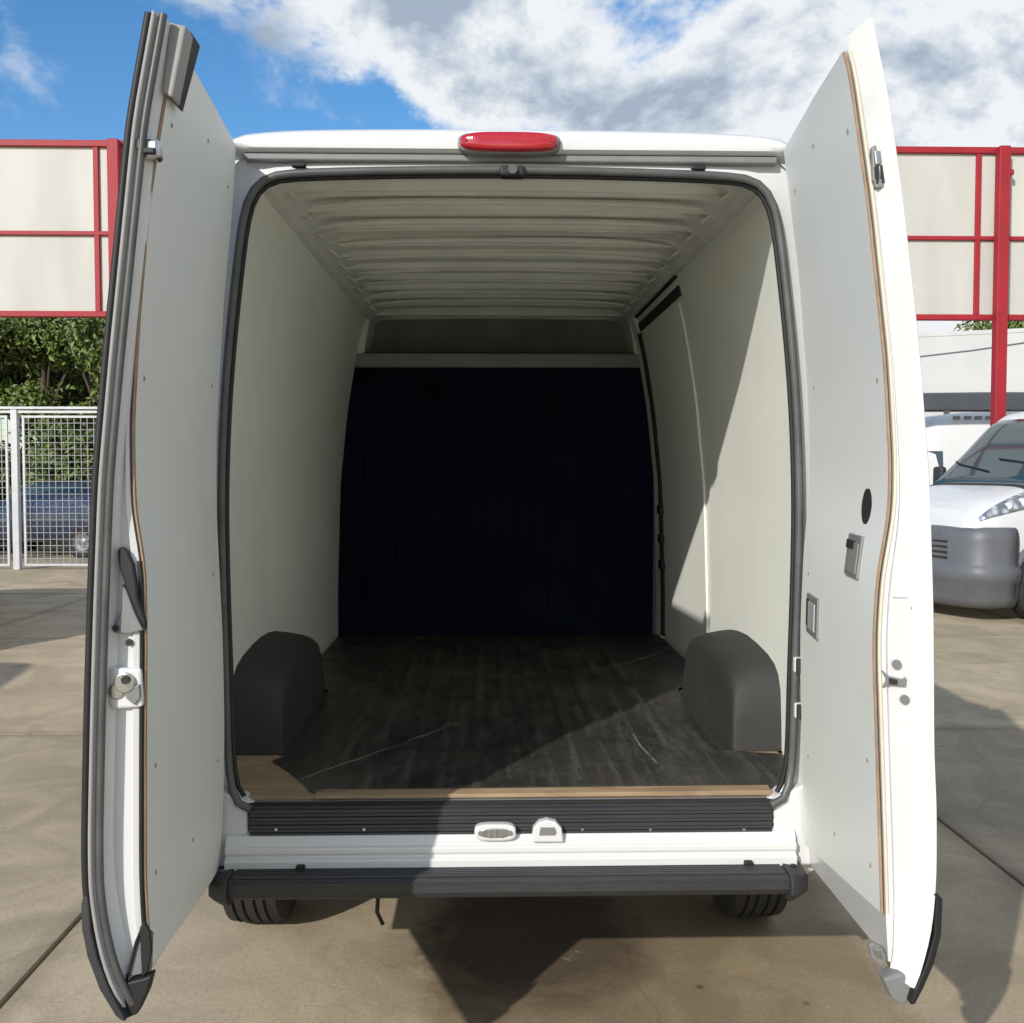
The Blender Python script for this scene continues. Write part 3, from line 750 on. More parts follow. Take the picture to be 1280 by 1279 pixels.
for s in (-1, 1):
    wheel(van, (s * .905, .95, .345), side=s)
    wheel(van, (s * .905, 4.1, .345), side=s)
    for yy in (.95, 4.1):
        MB().prism([(yy + .43 * math.cos(math.pi * (i / 24)), .43 + .36 * math.sin(math.pi * (i / 24))) for i in range(25)], 'x', s * .99, s * 1.026).build('wheel_opening', M['dark_hole'], van, recalc=True)
MB().tube([(-.88, .95, .33), (.88, .95, .33)], .05, 12).build('axle', M['dark_hole'], van, smooth=60)
MB().box(-.86, .86, .12, 4.9, .42, .50).build('underbody', M['dark_hole'], van)
for s in (-1, 1):
    MB().box(s * .62 - .035, s * .62 + .035, 1.3, 3.5, .36, .45).build('chassis_rail', M['dark_hole'], van)
    # mudflap-like wheel housing
MB().tube([(-.38, -.02, .47), (-.385, .0, .42), (-.37, .01, .38)], .006, 8).build('hanging_strap', M['rubber'], van, smooth=60)
MB().tube([(.10, .35, .40), (.10, 1.4, .42)], .035, 12).build('exhaust_pipe', M['dark_hole'], van, smooth=60)
sp = tyre_mb(.36, .23).build('spare_wheel', M['tyre'], van, smooth=35, recalc=True); sp.location = (.12, 2.1, .325); sp.rotation_euler = (0, R(90), 0)
MB().box(-.12, .36, 2.04, 2.16, .185, .215).build('spare_carrier', M['dark_hole'], sp).matrix_parent_inverse = (Matrix.Translation((.12, 2.1, .325)) @ Matrix.Rotation(R(90), 4, 'Y')).inverted()

# ---- rear doors
YT = -.91          # distance of the door's free edge behind the hinge line
YF = -.868         # flange behind it, where the trim board ends
def px_prof(pts, Y):
    t = []
    for px, py in pts:
        q = at(px, py, Y=Y); t.append((q.z, q.x))
    return smooth_tab(sorted(t), 2)
doors = {}
DOOR = {
 -1: dict(
   outer=[(190, 10), (165, 150), (150, 300), (135, 450), (122, 600), (116, 760), (112, 900), (109, 1050), (110, 1120), (124, 1200), (152, 1268)],
   inner=[(222, 30), (205, 120), (185, 250), (172, 400), (165, 530), (167, 640), (180, 705), (181, 800), (180, 950), (180, 1100), (184, 1170), (188, 1215)],
   hinge=[(294, 185), (290, 260), (279, 380), (270, 540), (270, 640), (274, 720), (278, 800), (280, 900), (279, 1000), (274, 1085), (262, 1120)]),
  1: dict(
   outer=[(1091, 20), (1112, 120), (1130, 250), (1150, 430), (1163, 600), (1168, 760), (1169, 950), (1172, 1000), (1172, 1100), (1166, 1170), (1140, 1256)],
   inner=[(1050, 45), (1062, 80), (1086, 250), (1107, 450), (1114, 580), (1113, 640), (1098, 720), (1093, 800), (1096, 900), (1101, 1050), (1104, 1160), (1108, 1215)],
   hinge=[(980, 185), (990, 270), (999, 340), (1011, 500), (1013, 600), (1005, 690), (1001, 780), (1001, 860), (1003, 950), (1006, 1040), (1012, 1085)]),
}
for s in (-1, 1):
    D = DOOR[s]
    xo = px_prof(D['outer'], YT); xi = px_prof(D['inner'], YF); xh = px_prof(D['hinge'], -.03)
    z0, z1 = .555, 2.592
    ZB = (.552, .68, .634) if s < 0 else (.552, .69, .655)       # lower edge: at the hinges, inside and outside of the free edge
    ZT = (2.56, at(215, 48, Y=YF).z, at(190, 14, Y=YT).z) if s < 0 else (2.56, at(1056, 62, Y=YF).z, at(1090, 22, Y=YT).z)       # upper edge, likewise
    def zq(f, t):
        a, b = ZB[0] + (ZB[1] - ZB[0]) * t, ZT[0] + (ZT[1] - ZT[0]) * t; return a + (b - a) * f
    def zo(f, t=1.0):
        a, b = ZB[1] + (ZB[2] - ZB[1]) * t, ZT[1] + (ZT[2] - ZT[1]) * t; return a + (b - a) * f
    NZ = 64; rows = []
    for i in range(NZ + 1):
        zh, z = zq(i / NZ, 0), zq(i / NZ, 1)
        zE, zM = zo(i / NZ), zo(i / NZ, .6)
        o, n_, h = interp(xo, zE), interp(xi, z), interp(xh, zh)
        # the free edge rounds off towards its lower corner
        yc = .05 * ((.72 - z) / .10) ** 2 if z < .72 else 0.0
        d = abs(o - n_)
        r = [(h + s * .006, -.03, zh), (n_ + s * .006, YF + yc, z),
             (n_ + s * min(.020, d * .25), YF - .004 + yc, z), (n_ + s * min(.026, d * .3), YF + .003 + yc, z), (o - s * .034, YF + .002 + yc, zM), (o - s * .008, YT + .005 + yc, zE), (o - s * .002, YT + yc, zE), (o + s * .004, YT + .012 + yc, zE),
             (h + s * .120, -.06, zh), (h + s * .105, -.028, zh)]
        rows.append(r)
    mb = MB().grid(rows, closed=True)
    nc = 10; mb.f += [tuple(range(nc)), tuple(range(len(mb.v) - nc, len(mb.v)))[::-1]]; mb.m += [0, 0]
    dr = mb.build('rear_door', M['paint'], van, smooth=28, recalc=True)
    doors[s] = dr
    # trim board, hardboard edge showing
    def inner_pt(y, z, off=0.0):
        a, b = interp(xh, z), interp(xi, z); t = (-.03 - y) / (-.03 - YF)
        return Vector((a + (b - a) * t - s * off, y, z))
    tz0, tz1 = (.62, 2.557) if s > 0 else (.565, 2.557)
    ra, rb = [], []
    for i in range(61):
        ya = -.045; yb = YF + .006
        def zz_(j): zl = tz0 + (.17 if s > 0 else .135) * j / 8; zh_ = tz1 + (ZT[1] - .003 - tz1) * j / 8; return zl + (zh_ - zl) * i / 60
        ra.append([inner_pt(ya + (yb - ya) * j / 8, zz_(j), .004) for j in range(9)])
        rb.append([inner_pt(ya + (yb - ya) * j / 8, zz_(j), -.002) for j in range(9)])
    mb = MB().grid(ra); b = len(mb.v); mb.grid(rb)
    for i in range(60):
        for j in (0, 8):
            mb.f.append((i * 9 + j, (i + 1) * 9 + j, b + (i + 1) * 9 + j, b + i * 9 + j)); mb.m.append(1)
    for j in range(8):
        for i in (0, 60):
            mb.f.append((i * 9 + j, i * 9 + j + 1, b + i * 9 + j + 1, b + i * 9 + j)); mb.m.append(1)
    mb.build('trim_panel', [M['trim'], M['hardboard']], dr, smooth=30, recalc=True)
    for fy, fz in ((.12, 2.42), (.12, 1.9), (.12, 1.4), (.12, .9), (.92, 2.36), (.94, 1.86), (.92, 1.08), (.92, .86), (.5, 2.44), (.5, .80)):
        q = inner_pt(-.045 + (YF + .05) * fy, fz, .004)
        MB().disc(q, (-s, 0, 0), .0050, .0015, 10).build('trim_screw', M['mid_grey'], dr)
    # brown board edge and the caulked bead next to it
    te0 = tz0 + (.17 if s > 0 else .17)
    zz = [te0 + (ZT[1] - .004 - te0) * i / 60 for i in range(61)]
    MB().tube([inner_pt(YF + .002, z, .001) + Vector((0, 0, 0)) for z in zz], .003, 6).build('board_edge', M['hardboard'], dr, smooth=60)
    if s > 0: MB().tube([inner_pt(YF - .001, z, -.009) for z in zz], .0036, 8).build('sealant_bead', M['bead'], dr, smooth=60)
    # rubber along the free edge
    zz = [ZB[2] + .004 + (ZT[2] - ZB[2] - .006) * i / 70 for i in range(71)]
    def yc_(z): return .05 * ((.70 - z) / .145) ** 2 if z < .70 else 0
    if s < 0:
        MB().tube([(interp(xo, z) + s * .006, YT + .004 + yc_(z), z) for z in zz], .0078, 8).build('edge_seal', M['rubber'], dr, smooth=60)
        MB().tube([(interp(xo, z) - s * .020, YT + .008 + yc_(z), z) for z in zz], .0078, 8).build('edge_seal', M['seal'], dr, smooth=60)
        MB().tube([(interp(xo, z) - s * .006, YT - .002 + yc_(z), z) for z in zz], .0045, 8).build('edge_bead', M['mid_grey'], dr, smooth=60)
        MB().tube([inner_pt(YF - .003, z, -.005) for z in zz if .76 < z < 1.52], .0042, 6).build('inner_bead', M['rubber'], dr, smooth=60)
    # rubber along the bottom
    bot = [(inner_pt(-.02 + (YF + .02) * i / 10, zq(0, i / 10), -.03)) + Vector((0, 0, -.004)) for i in range(11)]
    MB().tube(bot, .011, 8).build('bottom_seal', M['rubber'], dr, smooth=60)
    if s < 0:
        # upper latch
        q = at(182, 188, Y=YF - .012)
        la = MB().box(q.x - .032, q.x + .030, YF - .03, YF + .004, q.z - .020, q.z + .018).build('upper_latch', M['chrome'], dr, bevel=.007)
        MB().disc((q.x - .006, YF - .03, q.z + .004), (0, -1, 0), .008, .010, 14).build('latch_pin', M['grey_plastic'], la, smooth=40)
        MB().box(q.x + .004, q.x + .026, YF - .040, YF - .028, q.z - .014, q.z - .002).build('latch_claw', M['rubber'], la, bevel=.003)
        # grey closing block at the top, black at its inner side
        mb = MB(); yk = YF - .012; c = [at(211, 27, Y=yk), at(233, 32, Y=yk), at(215, 122, Y=yk), at(202, 115, Y=yk)]
        mb.add([tuple(v) for v in c] + [(v.x, v.y + .05, v.z) for v in c], [(0, 1, 2, 3), (4, 7, 6, 5), (0, 4, 5, 1), (1, 5, 6, 2), (2, 6, 7, 3), (3, 7, 4, 0)])
        blk = mb.build('closing_block', M['mid_grey'], dr, bevel=.004, recalc=True)
        c = [at(230, 31, Y=yk + .005), at(241, 42, Y=yk + .04), at(218, 128, Y=yk + .04), at(211, 123, Y=yk + .005)]
        mb = MB().add([tuple(v) for v in c] + [(v.x, v.y + .055, v.z) for v in c], [(0, 1, 2, 3), (4, 7, 6, 5), (0, 4, 5, 1), (1, 5, 6, 2), (2, 6, 7, 3), (3, 7, 4, 0)])
        mb.build('block_face', M['rubber'], blk, bevel=.003, recalc=True)
        # handle recess with its dark lever and grey flap
        rc = [(146, 688), (152, 683), (159, 689), (166, 705), (171, 733), (172, 748), (182, 778), (181, 789), (170, 768), (158, 738), (149, 712)]
        def plate(pts, y, th, name, mat, par, bv=.003):
            c = [at(px, py, Y=y) for px, py in pts]; n = len(c)
            return MB().add([tuple(v) for v in c] + [(v.x, v.y + th, v.z) for v in c], [tuple(range(n)), tuple(range(n, 2 * n))[::-1]] + [(i, (i + 1) % n, n + (i + 1) % n, n + i) for i in range(n)]).build(name, mat, par, bevel=bv, recalc=True)
        fl = plate([(152, 730), (158, 738), (168, 765), (179, 788), (160, 793), (141, 791), (145, 776), (151, 764)], YF - .012, .014, 'handle_flap', M['grey_plastic'], dr)
        plate(rc, YF - .018, .014, 'inside_handle', M['rubber'], dr, .004)
        MB().disc(tuple(at(145, 785, Y=YF - .013)), (0, -1, 0), .006, .004, 10).build('screw', M['dark_hole'], fl)
        for p in ((134, 806), (162, 803)):
            MB().disc(tuple(at(*p, Y=YF - .005)), (0, -1, 0), .007, .004, 10).build('plug_hole', M['dark_hole'], dr)
        # lock plate
        lp = plate([(134, 835), (176, 836), (178, 884), (140, 887), (135, 880)], YF - .014, .016, 'lock_plate', M['paint'], dr, .005)
        MB().disc(tuple(at(157, 853, Y=YF - .014)), (0, -1, 0), .020, .008, 20).build('lock_barrel', M['chrome'], lp, bevel=.002)
        MB().disc(tuple(at(157, 850, Y=YF - .023)), (0, -1, 0), .008, .004, 12).build('lock_hole', M['dark_hole'], lp)
        MB().disc(tuple(at(146, 864, Y=YF - .014)), (0, -1, 0), .015, .005, 16).build('lock_boss', M['chrome'], lp, bevel=.002)
        plate([(152, 862), (174, 856), (175, 872), (168, 882), (158, 874)], YF - .020, .010, 'lock_claw', M['grey_plastic'], lp, .002)
        # bottom: guide wedge and dark gusset
        plate([(158, 1222), (176, 1158), (190, 1168), (188, 1215)], YF - .016, .012, 'corner_flap', M['grey_plastic'], dr, .002)
        plate([(174, 1160), (180, 1153), (187, 1166), (189, 1190), (184, 1216), (177, 1221)], YF - .024, .010, 'corner_strap', M['rubber'], dr, .002)
        MB().tube([at(181, 1152, Y=YF - .02), at(170, 1178, Y=YF - .02), at(158, 1226, Y=YF - .02)], .0028, 6).build('corner_crease', M['rubber'], dr)
        plate([(156, 1275), (150, 1262), (157, 1229), (180, 1223), (190, 1219), (184, 1242), (172, 1268)], YT + .012, .03, 'corner_foot', M['rubber'], dr, .004)
        # outer black guard
        rows = []
        for px, py, w in ((108, 1119, 3), (105, 1130, 8), (106, 1160, 9), (113, 1195, 10), (128, 1235, 10), (148, 1268, 8), (156, 1274, 3)):
            q = at(px, py, Y=YT); ww = w / 620 * 1.0
            rows.append([(q.x - .004, YT - .006, q.z), (q.x + ww, YT - .010, q.z), (q.x + ww, YT + .09, q.z), (q.x - .004, YT + .09, q.z)])
        mb = MB().grid(rows, closed=True); mb.f += [(0, 1, 2, 3), tuple(range(len(mb.v) - 4, len(mb.v)))[::-1]]; mb.m += [0, 0]
        mb.build('outer_guard', M['plastic'], dr, smooth=50, bevel=.003, recalc=True)
        MB().tube([inner_pt(y, .63, .002) for y in (-.05, -.2, -.4, -.6, YF)], .003, 6)
    else:
        def plate(pts, y, th, name, mat, par, bv=.003):
            c = [at(px, py, Y=y) for px, py in pts]; n = len(c)
            return MB().add([tuple(v) for v in c] + [(v.x, v.y + th, v.z) for v in c], [tuple(range(n)), tuple(range(n, 2 * n))[::-1]] + [(i, (i + 1) % n, n + (i + 1) % n, n + i) for i in range(n)]).build(name, mat, par, bevel=bv, recalc=True)
        yl = YF - .012
        ul = plate([(1090, 184), (1093, 181), (1104, 181), (1109, 188), (1112, 228), (1107, 236), (1096, 235), (1091, 226)], yl, .02, 'upper_latch', M['grey_plastic'], dr, .004)
        plate([(1093, 188), (1104, 188), (1106, 204), (1095, 206)], yl - .006, .008, 'latch_claw', M['chrome'], ul, .002)
        plate([(1094, 208), (1098, 208), (1099, 229), (1096, 230)], yl - .006, .008, 'latch_bar', M['dark_hole'], ul, .001)
        plate([(1101, 206), (1105, 206), (1107, 229), (1103, 229)], yl - .006, .008, 'latch_bar', M['dark_hole'], ul, .001)
        plate([(1092, 224), (1110, 224), (1108, 234), (1096, 234)], yl - .004, .006, 'latch_base', M['chrome'], ul, .001)
        for p, r_ in (((1142, 760), .007), ((1120, 830), .009), ((1146, 863), .009), ((1130, 874), .009)):
            MB().disc(tuple(at(*p, Y=YF - .001)), (0, -1, 0), r_, .005, 12).build('bolt', M['grey_plastic'], dr, smooth=40)
        lt = plate([(1103, 838), (1112, 846), (1130, 850), (1133, 847), (1132, 858), (1112, 856), (1104, 860), (1108, 850)], YF - .008, .010, 'latch_lever', M['grey_plastic'], dr, .001)
        plate([(1112, 848), (1122, 850), (1122, 856), (1112, 855)], YF - .012, .006, 'latch_pawl', M['dark_hole'], lt, .001)
        # finger hole and pull recesses in the trim: where the photo's ray meets the inner face
        def on_face(px, py):
            lo, hi = YF, -.03
            for _ in range(40):
                m = (lo + hi) / 2; q = at(px, py, Y=m)
                if q.x > inner_pt(m, q.z).x: lo = lo; hi = m
                else: lo = m
            q = at(px, py, Y=(lo + hi) / 2); return q
        def facebox(px, py, hy, hz, name, mat, par, off, th, shape='box', bv=.003):
            q = on_face(px, py); a, b = inner_pt(q.y - .05, q.z), inner_pt(q.y + .05, q.z); c, d = inner_pt(q.y, q.z - .05), inner_pt(q.y, q.z + .05)
            u = (b - a).normalized(); v = (d - c).normalized(); n = u.cross(v).normalized()
            if n.x * s > 0: n = -n
            cs = [(-1, -1), (1, -1), (1, 1), (-1, 1)] if shape == 'box' else [(math.cos(t * math.pi / 12), math.sin(t * math.pi / 12)) for t in range(24)]
            base = inner_pt(q.y, q.z)
            P = [base + u * (x * hy) + v * (z * hz) + n * (.004 + off) for x, z in cs]; k = len(P)
            return MB().add([tuple(p) for p in P] + [tuple(p - n * th) for p in P], [tuple(range(k)), tuple(range(k, 2 * k))[::-1]] + [(i, (i + 1) % k, k + (i + 1) % k, k + i) for i in range(k)]).build(name, mat, par, bevel=bv, recalc=True)
        facebox(1086, 633, .042, .040, 'finger_hole', M['dark_hole'], dr, .0012, .004, 'round', 0)
        h1 = facebox(1071, 695, .062, .046, 'pull_recess', M['grey_plastic'], dr, .006, .010)
        facebox(1072, 698, .040, .034, 'recess_well', M['dim_steel'], h1, .0085, .006)
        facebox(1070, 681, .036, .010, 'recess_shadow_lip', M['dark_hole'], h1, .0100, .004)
        h2 = facebox(1019, 770, .075, .052, 'pull_recess', M['grey_plastic'], dr, .006, .010)
        facebox(1019, 771, .045, .036, 'recess_well', M['galv'], h2, .0085, .006)
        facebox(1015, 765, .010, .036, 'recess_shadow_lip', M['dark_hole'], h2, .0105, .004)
        for pp in ((1062, 590), (1105, 632), (1000, 140)):
            pass
        # corner parts at the bottom
        lw = plate([(1086, 1182), (1092, 1178), (1102, 1184), (1108, 1196), (1107, 1209), (1100, 1208), (1090, 1198)], YF - .016, .014, 'lower_latch', M['grey_plastic'], dr, .003)
        plate([(1091, 1186), (1100, 1188), (1104, 1200), (1096, 1198)], YF - .021, .008, 'latch_bar', M['chrome'], lw, .002)
        plate([(1104, 1224), (1126, 1217), (1144, 1222), (1136, 1254), (1128, 1258), (1116, 1250)], YT + .02, .04, 'corner_foot', M['grey_plastic'], dr, .006)
        rows = []
        for px, py, w in ((1170, 1117, 3), (1179, 1124, 9), (1177, 1170, 9), (1168, 1205, 10), (1155, 1235, 10), (1144, 1256, 6)):
            q = at(px, py, Y=YT); ww = w / 620
            rows.append([(q.x, YT + .0, q.z), (q.x - ww, YT - .002, q.z), (q.x - ww, YT + .10, q.z), (q.x + .004, YT + .10, q.z)])
        mb = MB().grid(rows, closed=True); mb.f += [(0, 1, 2, 3), tuple(range(len(mb.v) - 4, len(mb.v)))[::-1]]; mb.m += [0, 0]
        mb.build('outer_guard', M['rubber'], dr, smooth=50, bevel=.003, recalc=True)
        # pressed line across the flange
        MB().tube([at(1116, 746, Y=YF + .001), at(1143, 747, Y=YF + .001)], .0016, 6).build('flange_seam', M['paint'], dr)
    # hinges between pillar and door
    for z in ((1.00, 1.13) if s > 0 else ()):
        x = interp(xh, z) - s * .010
        hg = MB().box(x - .010, x + .012, -.040, -.012, z - .022, z + .022).build('hinge', M['paint'], van, bevel=.005)
        MB().disc((x, -.044, z - .02), (0, 0, 1), .008, .04, 12).build('hinge_pin', M['dark_hole'], hg, smooth=40)

# ---- loose things in the bay
c = [at(350, 985, Z=FLOOR), at(575, 905, Z=FLOOR), at(600, 848, Z=FLOOR), at(750, 838, Z=FLOOR), at(752, 838, Z=FLOOR), at(852, 808, Z=FLOOR), at(790, 920, Z=FLOOR), at(820, 955, Z=FLOOR)]
CREASES = [(c[0].x, c[0].y, c[1].x, c[1].y, .0035), (c[2].x, c[2].y, c[3].x, c[3].y, .005), (c[4].x, c[4].y, c[5].x, c[5].y, .006), (c[6].x, c[6].y, c[7].x, c[7].y, .004)]
M['mat'] = matmat()
# rubber mat: ribbed, cut round the arches, slightly wavy
mb = MB(); rows = []; nx_, ny_ = 220, 70
for j in range(ny_ + 1):
    y = .035 + (BY - .07 - .035) * j / ny_; r = []
    lim = .885
    if .36 < y < 1.38: lim = .728
    elif y <= .36: lim = .728 + .10 * max(0, (.36 - y) / .36)
    elif y < 1.55: lim = .728 + .157 * (y - 1.38) / .17
    l = -lim; rr_ = min(.885, .765 + 1.1 * (y - .035)) if y <= .42 else lim
    if y < .36: l = -.56 - .14 * y / .36 - .06 * (y / .36) ** 2
    for i in range(nx_ + 1):
        x = l + (rr_ - l) * i / nx_
        rib = .0075 * max(0, math.cos(x / .105 * 2 * math.pi) - .15) ** .6 * min(1, max(0, (y - .38) / .3)) if y < BY - .45 and abs(x) < .60 else 0
        wv = .003 * noise.noise(Vector((x * 2.2, y * 1.6, 0))) + .0012 * noise.noise(Vector((x * 9, y * 6, 3)))
        r.append((x, y, FLOOR + .003 + rib + wv))
    rows.append(r)
mb.grid(rows)
rmat = mb.build('rubber_mat', M['mat'], None, smooth=40)
md = rmat.modifiers.new('thick', 'SOLIDIFY'); md.thickness = .007; md.offset = -1
tag(rmat, 'worn black ribbed rubber mat covering the floor of the cargo bay', 'floor mat')
# plywood under it: edge shows along the sill, bare in the left corner
q0, q1 = at(365, 1008, Z=FLOOR - .004), at(975, 993, Z=FLOOR)
mb = MB()
mb.prism([(-.775, .012), (.745, .012), (.775, .04), (.885, .15), (.885, .45), (-.885, .45), (-.885, .15), (-.80, .06)], 'z', FLOOR - .0135, FLOOR - .0025)
ply = mb.build('plywood_board', M['ply'], None, bevel=.001, seg=1, recalc=True)
tag(ply, 'bare plywood sheet showing at the left rear corner of the bay floor', 'plywood')
mb = MB()
rows = []
for i in range(41):
    x = -.56 + (.745 + .56) * i / 40
    h = .002 + .010 * max(0, (x + .2)) ; t = FLOOR + .001 + h * .4
    rows.append([(x, .004, t - .010 - h * .3), (x, .004, t), (x, .05, t + .002), (x, .05, t - .012)])
mb.grid(rows, closed=True); mb.f += [(0, 1, 2, 3), tuple(range(len(mb.v) - 4, len(mb.v)))[::-1]]; mb.m += [0, 0]
strip = mb.build('wood_strip', M['ply'], None, bevel=.001, seg=1, recalc=True)
tag(strip, 'thin light wooden strip lying along the rear edge of the black mat', 'wood strip')

# ------------------------------------------------------------------ background vehicles
def make_van(name, label, loc, rz, group=None, high=2.55, length=5.4, vents=False, paint='paint', grey_face=True):
    """panel van, nose along local +Y, wheels on z = 0"""
    root = tag(empty(name, loc, rz), label, 'van', group)
    stn = [(2.70, .80, .58, 1.12), (2.64, .92, .50, 1.24), (2.45, 1.0, .40, 1.34), (2.15, 1.02, .34, 1.42), (1.85, 1.02, .30, 1.49), (1.74, 1.02, .30, 1.50),
           (1.25, 1.02, .30, 1.96), (.95, 1.02, .30, 2.24), (.72, 1.02, .30, 2.40), (.35, 1.02, .30, high - .08), (-.3, 1.02, .30, high), (-1.4, 1.02, .30, high + .02), (-2.62, 1.02, .30, high - .02), (-2.70, .98, .34, high - .06)]
    K_ = 96
    def wt_(y): return .94 if y > 2.0 else (.90 if y > 1.6 else .80)
    def row(y, off=0.0):
        t = sorted(stn)
        w = interp([(a, b) for a, b, c, d in t], y); zb = interp([(a, c) for a, b, c, d in t], y); zt = interp([(a, d) for a, b, c, d in t], y)
        wt = wt_(y); 
        if 1.25 < y < 2.15: wt = .80 + .12 * (y - 1.25) / .9
        elif y <= 1.25: wt = .80
        else: wt = .92
        n = 6.5
        return [(x, y, z) for x, z in sect(w + off, zb - off, zt + off, wt, n, K_)]
    ysx = [2.70, 2.68, 2.64, 2.56, 2.45, 2.3, 2.15, 2.0, 1.85, 1.73, 1.62, 1.5, 1.38, 1.25, 1.1, .95, .83, .72, .55, .35, .1, -.3, -.8, -1.4, -2.0, -2.62, -2.70]
    mb = MB().grid([row(y) for y in ysx], closed=True)
    mb.f += [tuple(range(K_)), tuple(range(len(mb.v) - K_, len(mb.v)))[::-1]]; mb.m += [0, 0]
    mb.build('body', M[paint], root, smooth=32, recalc=True)
    def patch(nm, y0, y1, i0, i1, off, mat, par=None, ny=10, cond=None):
        rows = []
        for j in range(ny + 1):
            y = y0 + (y1 - y0) * j / ny; r = row(y, off); rows.append([r[i % K_] for i in range(i0, i1 + 1)])
        m_ = MB().grid(rows); return m_.build(nm, mat, par or root, smooth=40, solid=.008)
    # index K/4 = right side at mid height, K/2 = top centre, 3K/4 = left side
    ws = patch('windscreen', 1.72, .86, int(K_ * .345), int(K_ * .655), .006, M['glass'])
    patch('cowl', 1.84, 1.73, int(K_ * .37), int(K_ * .63), .007, M['plastic'], ny=3)
    # wipers
    def surf(y, i, off=.02):
        a, b = row(y, off)[int(i) % K_], row(y, off)[(int(i) + 1) % K_]; f = i - int(i); return Vector(a).lerp(Vector(b), f)
    for i0, i1 in ((K_ * .60, K_ * .50), (K_ * .50, K_ * .42)):
        MB().tube([surf(1.60, i0, .03), surf(1.50, (i0 + i1) / 2, .03), surf(1.44, i1, .03)], .010, 6).build('wiper', M['rubber'], root)
    for s in (-1, 1):
        # side window and mirror
        def sidequad(nm, pts, mat, off=.012, th=.02):
            c = []
            for y, z in pts:
                best = min(((abs(p[2] - z), p) for p in row(y) if p[0] * s > .2), key=lambda q: q[0])[1]; c.append((best[0] + s * off, y, z))
            d = [(x - s * th, y, z) for x, y, z in c]; n = len(c)
            return MB().add(c + d, [tuple(range(n)), tuple(range(n, 2 * n))[::-1]] + [(i, (i + 1) % n, n + (i + 1) % n, n + i) for i in range(n)]).build(nm, mat, root, bevel=.004, recalc=True)
        sidequad('side_window', [(1.42, 1.42), (.30, 1.42), (.30, 2.02), (.82, 2.02), (1.18, 1.72)], M['glass'])
        MB().box(min(s * 1.06, s * 1.24), max(s * 1.06, s * 1.24), 1.24, 1.34, 1.38, 1.72).build('mirror', M['plastic'], root, bevel=.04, seg=3)
        sidequad('side_moulding', [(2.0, .70), (-2.5, .70), (-2.5, .86), (2.0, .86)], M['plastic'])
        # head lamp: a long leaf shape swept back over the corner of the nose
        rows = []
        for j in range(13):
            t = j / 12; y = 2.60 - .88 * t
            lo_, hi_ = .716 - .004 * t, .712 - (.014 + .070 * math.sin(min(1, t * 1.15) * math.pi * .62) ** .8)
            if s > 0: lo_, hi_ = 1 - lo_, 1 - hi_
            rows.append([surf(y, K_ * (lo_ + (hi_ - lo_) * q / 8), .012) for q in range(9)])
        hl = MB().grid(rows).build('headlight', M['headlamp'], root, smooth=50, solid=.010)
        for t, rr in ((.40, .050), (.62, .060)):
            lo_ = .684
            c = surf(2.60 - .88 * t, K_ * (lo_ if s < 0 else 1 - lo_), .014)
            MB().disc(c, (s * .75, .6, .35), rr, .010, 18, rr * .8).build('lamp_bowl', M['chrome'], hl, smooth=40)
        # rear lamp
        MB().box(min(s * .93, s * 1.0), max(s * .93, s * 1.0), -2.725, -2.66, 1.0, 1.55).build('rear_lamp', M['red_lens'], root, bevel=.01)
        for yy in (1.82, -1.72):
            MB().prism([(yy + .43 * math.cos(math.pi * (i / 20)), .30 + .50 * math.sin(math.pi * (i / 20))) for i in range(21)], 'x', s * .96, s * 1.028).build('wheel_opening', M['dark_hole'], root, recalc=True)
            wheel(root, (s * .945, yy, .345), side=s)
            rows = []
            for i in range(25):
                a = math.pi * (-.06 + 1.12 * i / 24); rows.append([(s * x, yy + r * math.cos(a), .40 + r * math.sin(a)) for x, r in ((1.00, .41), (1.055, .41), (1.06, .45), (1.00, .50))])
            MB().grid(rows, closed=True).build('arch_trim', M['bumper' if 'bumper' in M else 'plastic'], root, smooth=40, recalc=True)
    # grey bumper wrapping round the lower nose
    rows = []
    for t in range(31):
        a = -math.pi / 2 + math.pi * t / 30
        cx = math.copysign(abs(math.sin(a)) ** .42, math.sin(a)); cy = abs(math.cos(a)) ** .5
        rr_ = []
        for dz, o in ((.16, -.05), (.19, .0), (.26, .030), (.44, .050), (.47, .072), (.58, .078), (.62, .050), (.66, .034), (.90, .040), (.98, .030), (1.03, .0), (1.05, -.06)):
            rr_.append(((1.02 + o) * cx, 2.20 + (.54 + o) * cy, dz))
        rows.append(rr_)
    bmp = MB().grid(rows).build('front_bumper', M['bumper'], root, smooth=45, solid=.012)
    for x0, x1, z0, z1 in ((-.36, .36, .30, .42), (-.40, .40, .70, .82), (-.80, -.55, .34, .46), (.55, .80, .34, .46)):
        yy = 2.755 if abs(x0 + x1) < .1 else 2.68
        MB().box(x0, x1, yy - .06, yy + .04, z0, z1).build('intake', M['dark_hole'], bmp, bevel=.02)
    for s in (-1, 1):
        MB().disc((s * .80, 2.60, .36), (s * .6, .8, 0), .075, .05, 20).build('fog_lamp', M['headlamp'], bmp, smooth=40)
        MB().tube([(s * 1.075, 2.24, z) for z in (.25, .5, .8, 1.02)], .006, 6).build('bumper_joint', M['dark_hole'], bmp)
    for z in (.70, .76, .82, .88):
        MB().box(-.62, .62, 2.73, 2.785, z - .012, z + .012).build('grille_bar', M['dark_hole'], bmp, bevel=.004)
    MB().box(-.26, .26, 2.78, 2.80, .50, .61).build('number_plate', M['paint'], bmp, bevel=.004)
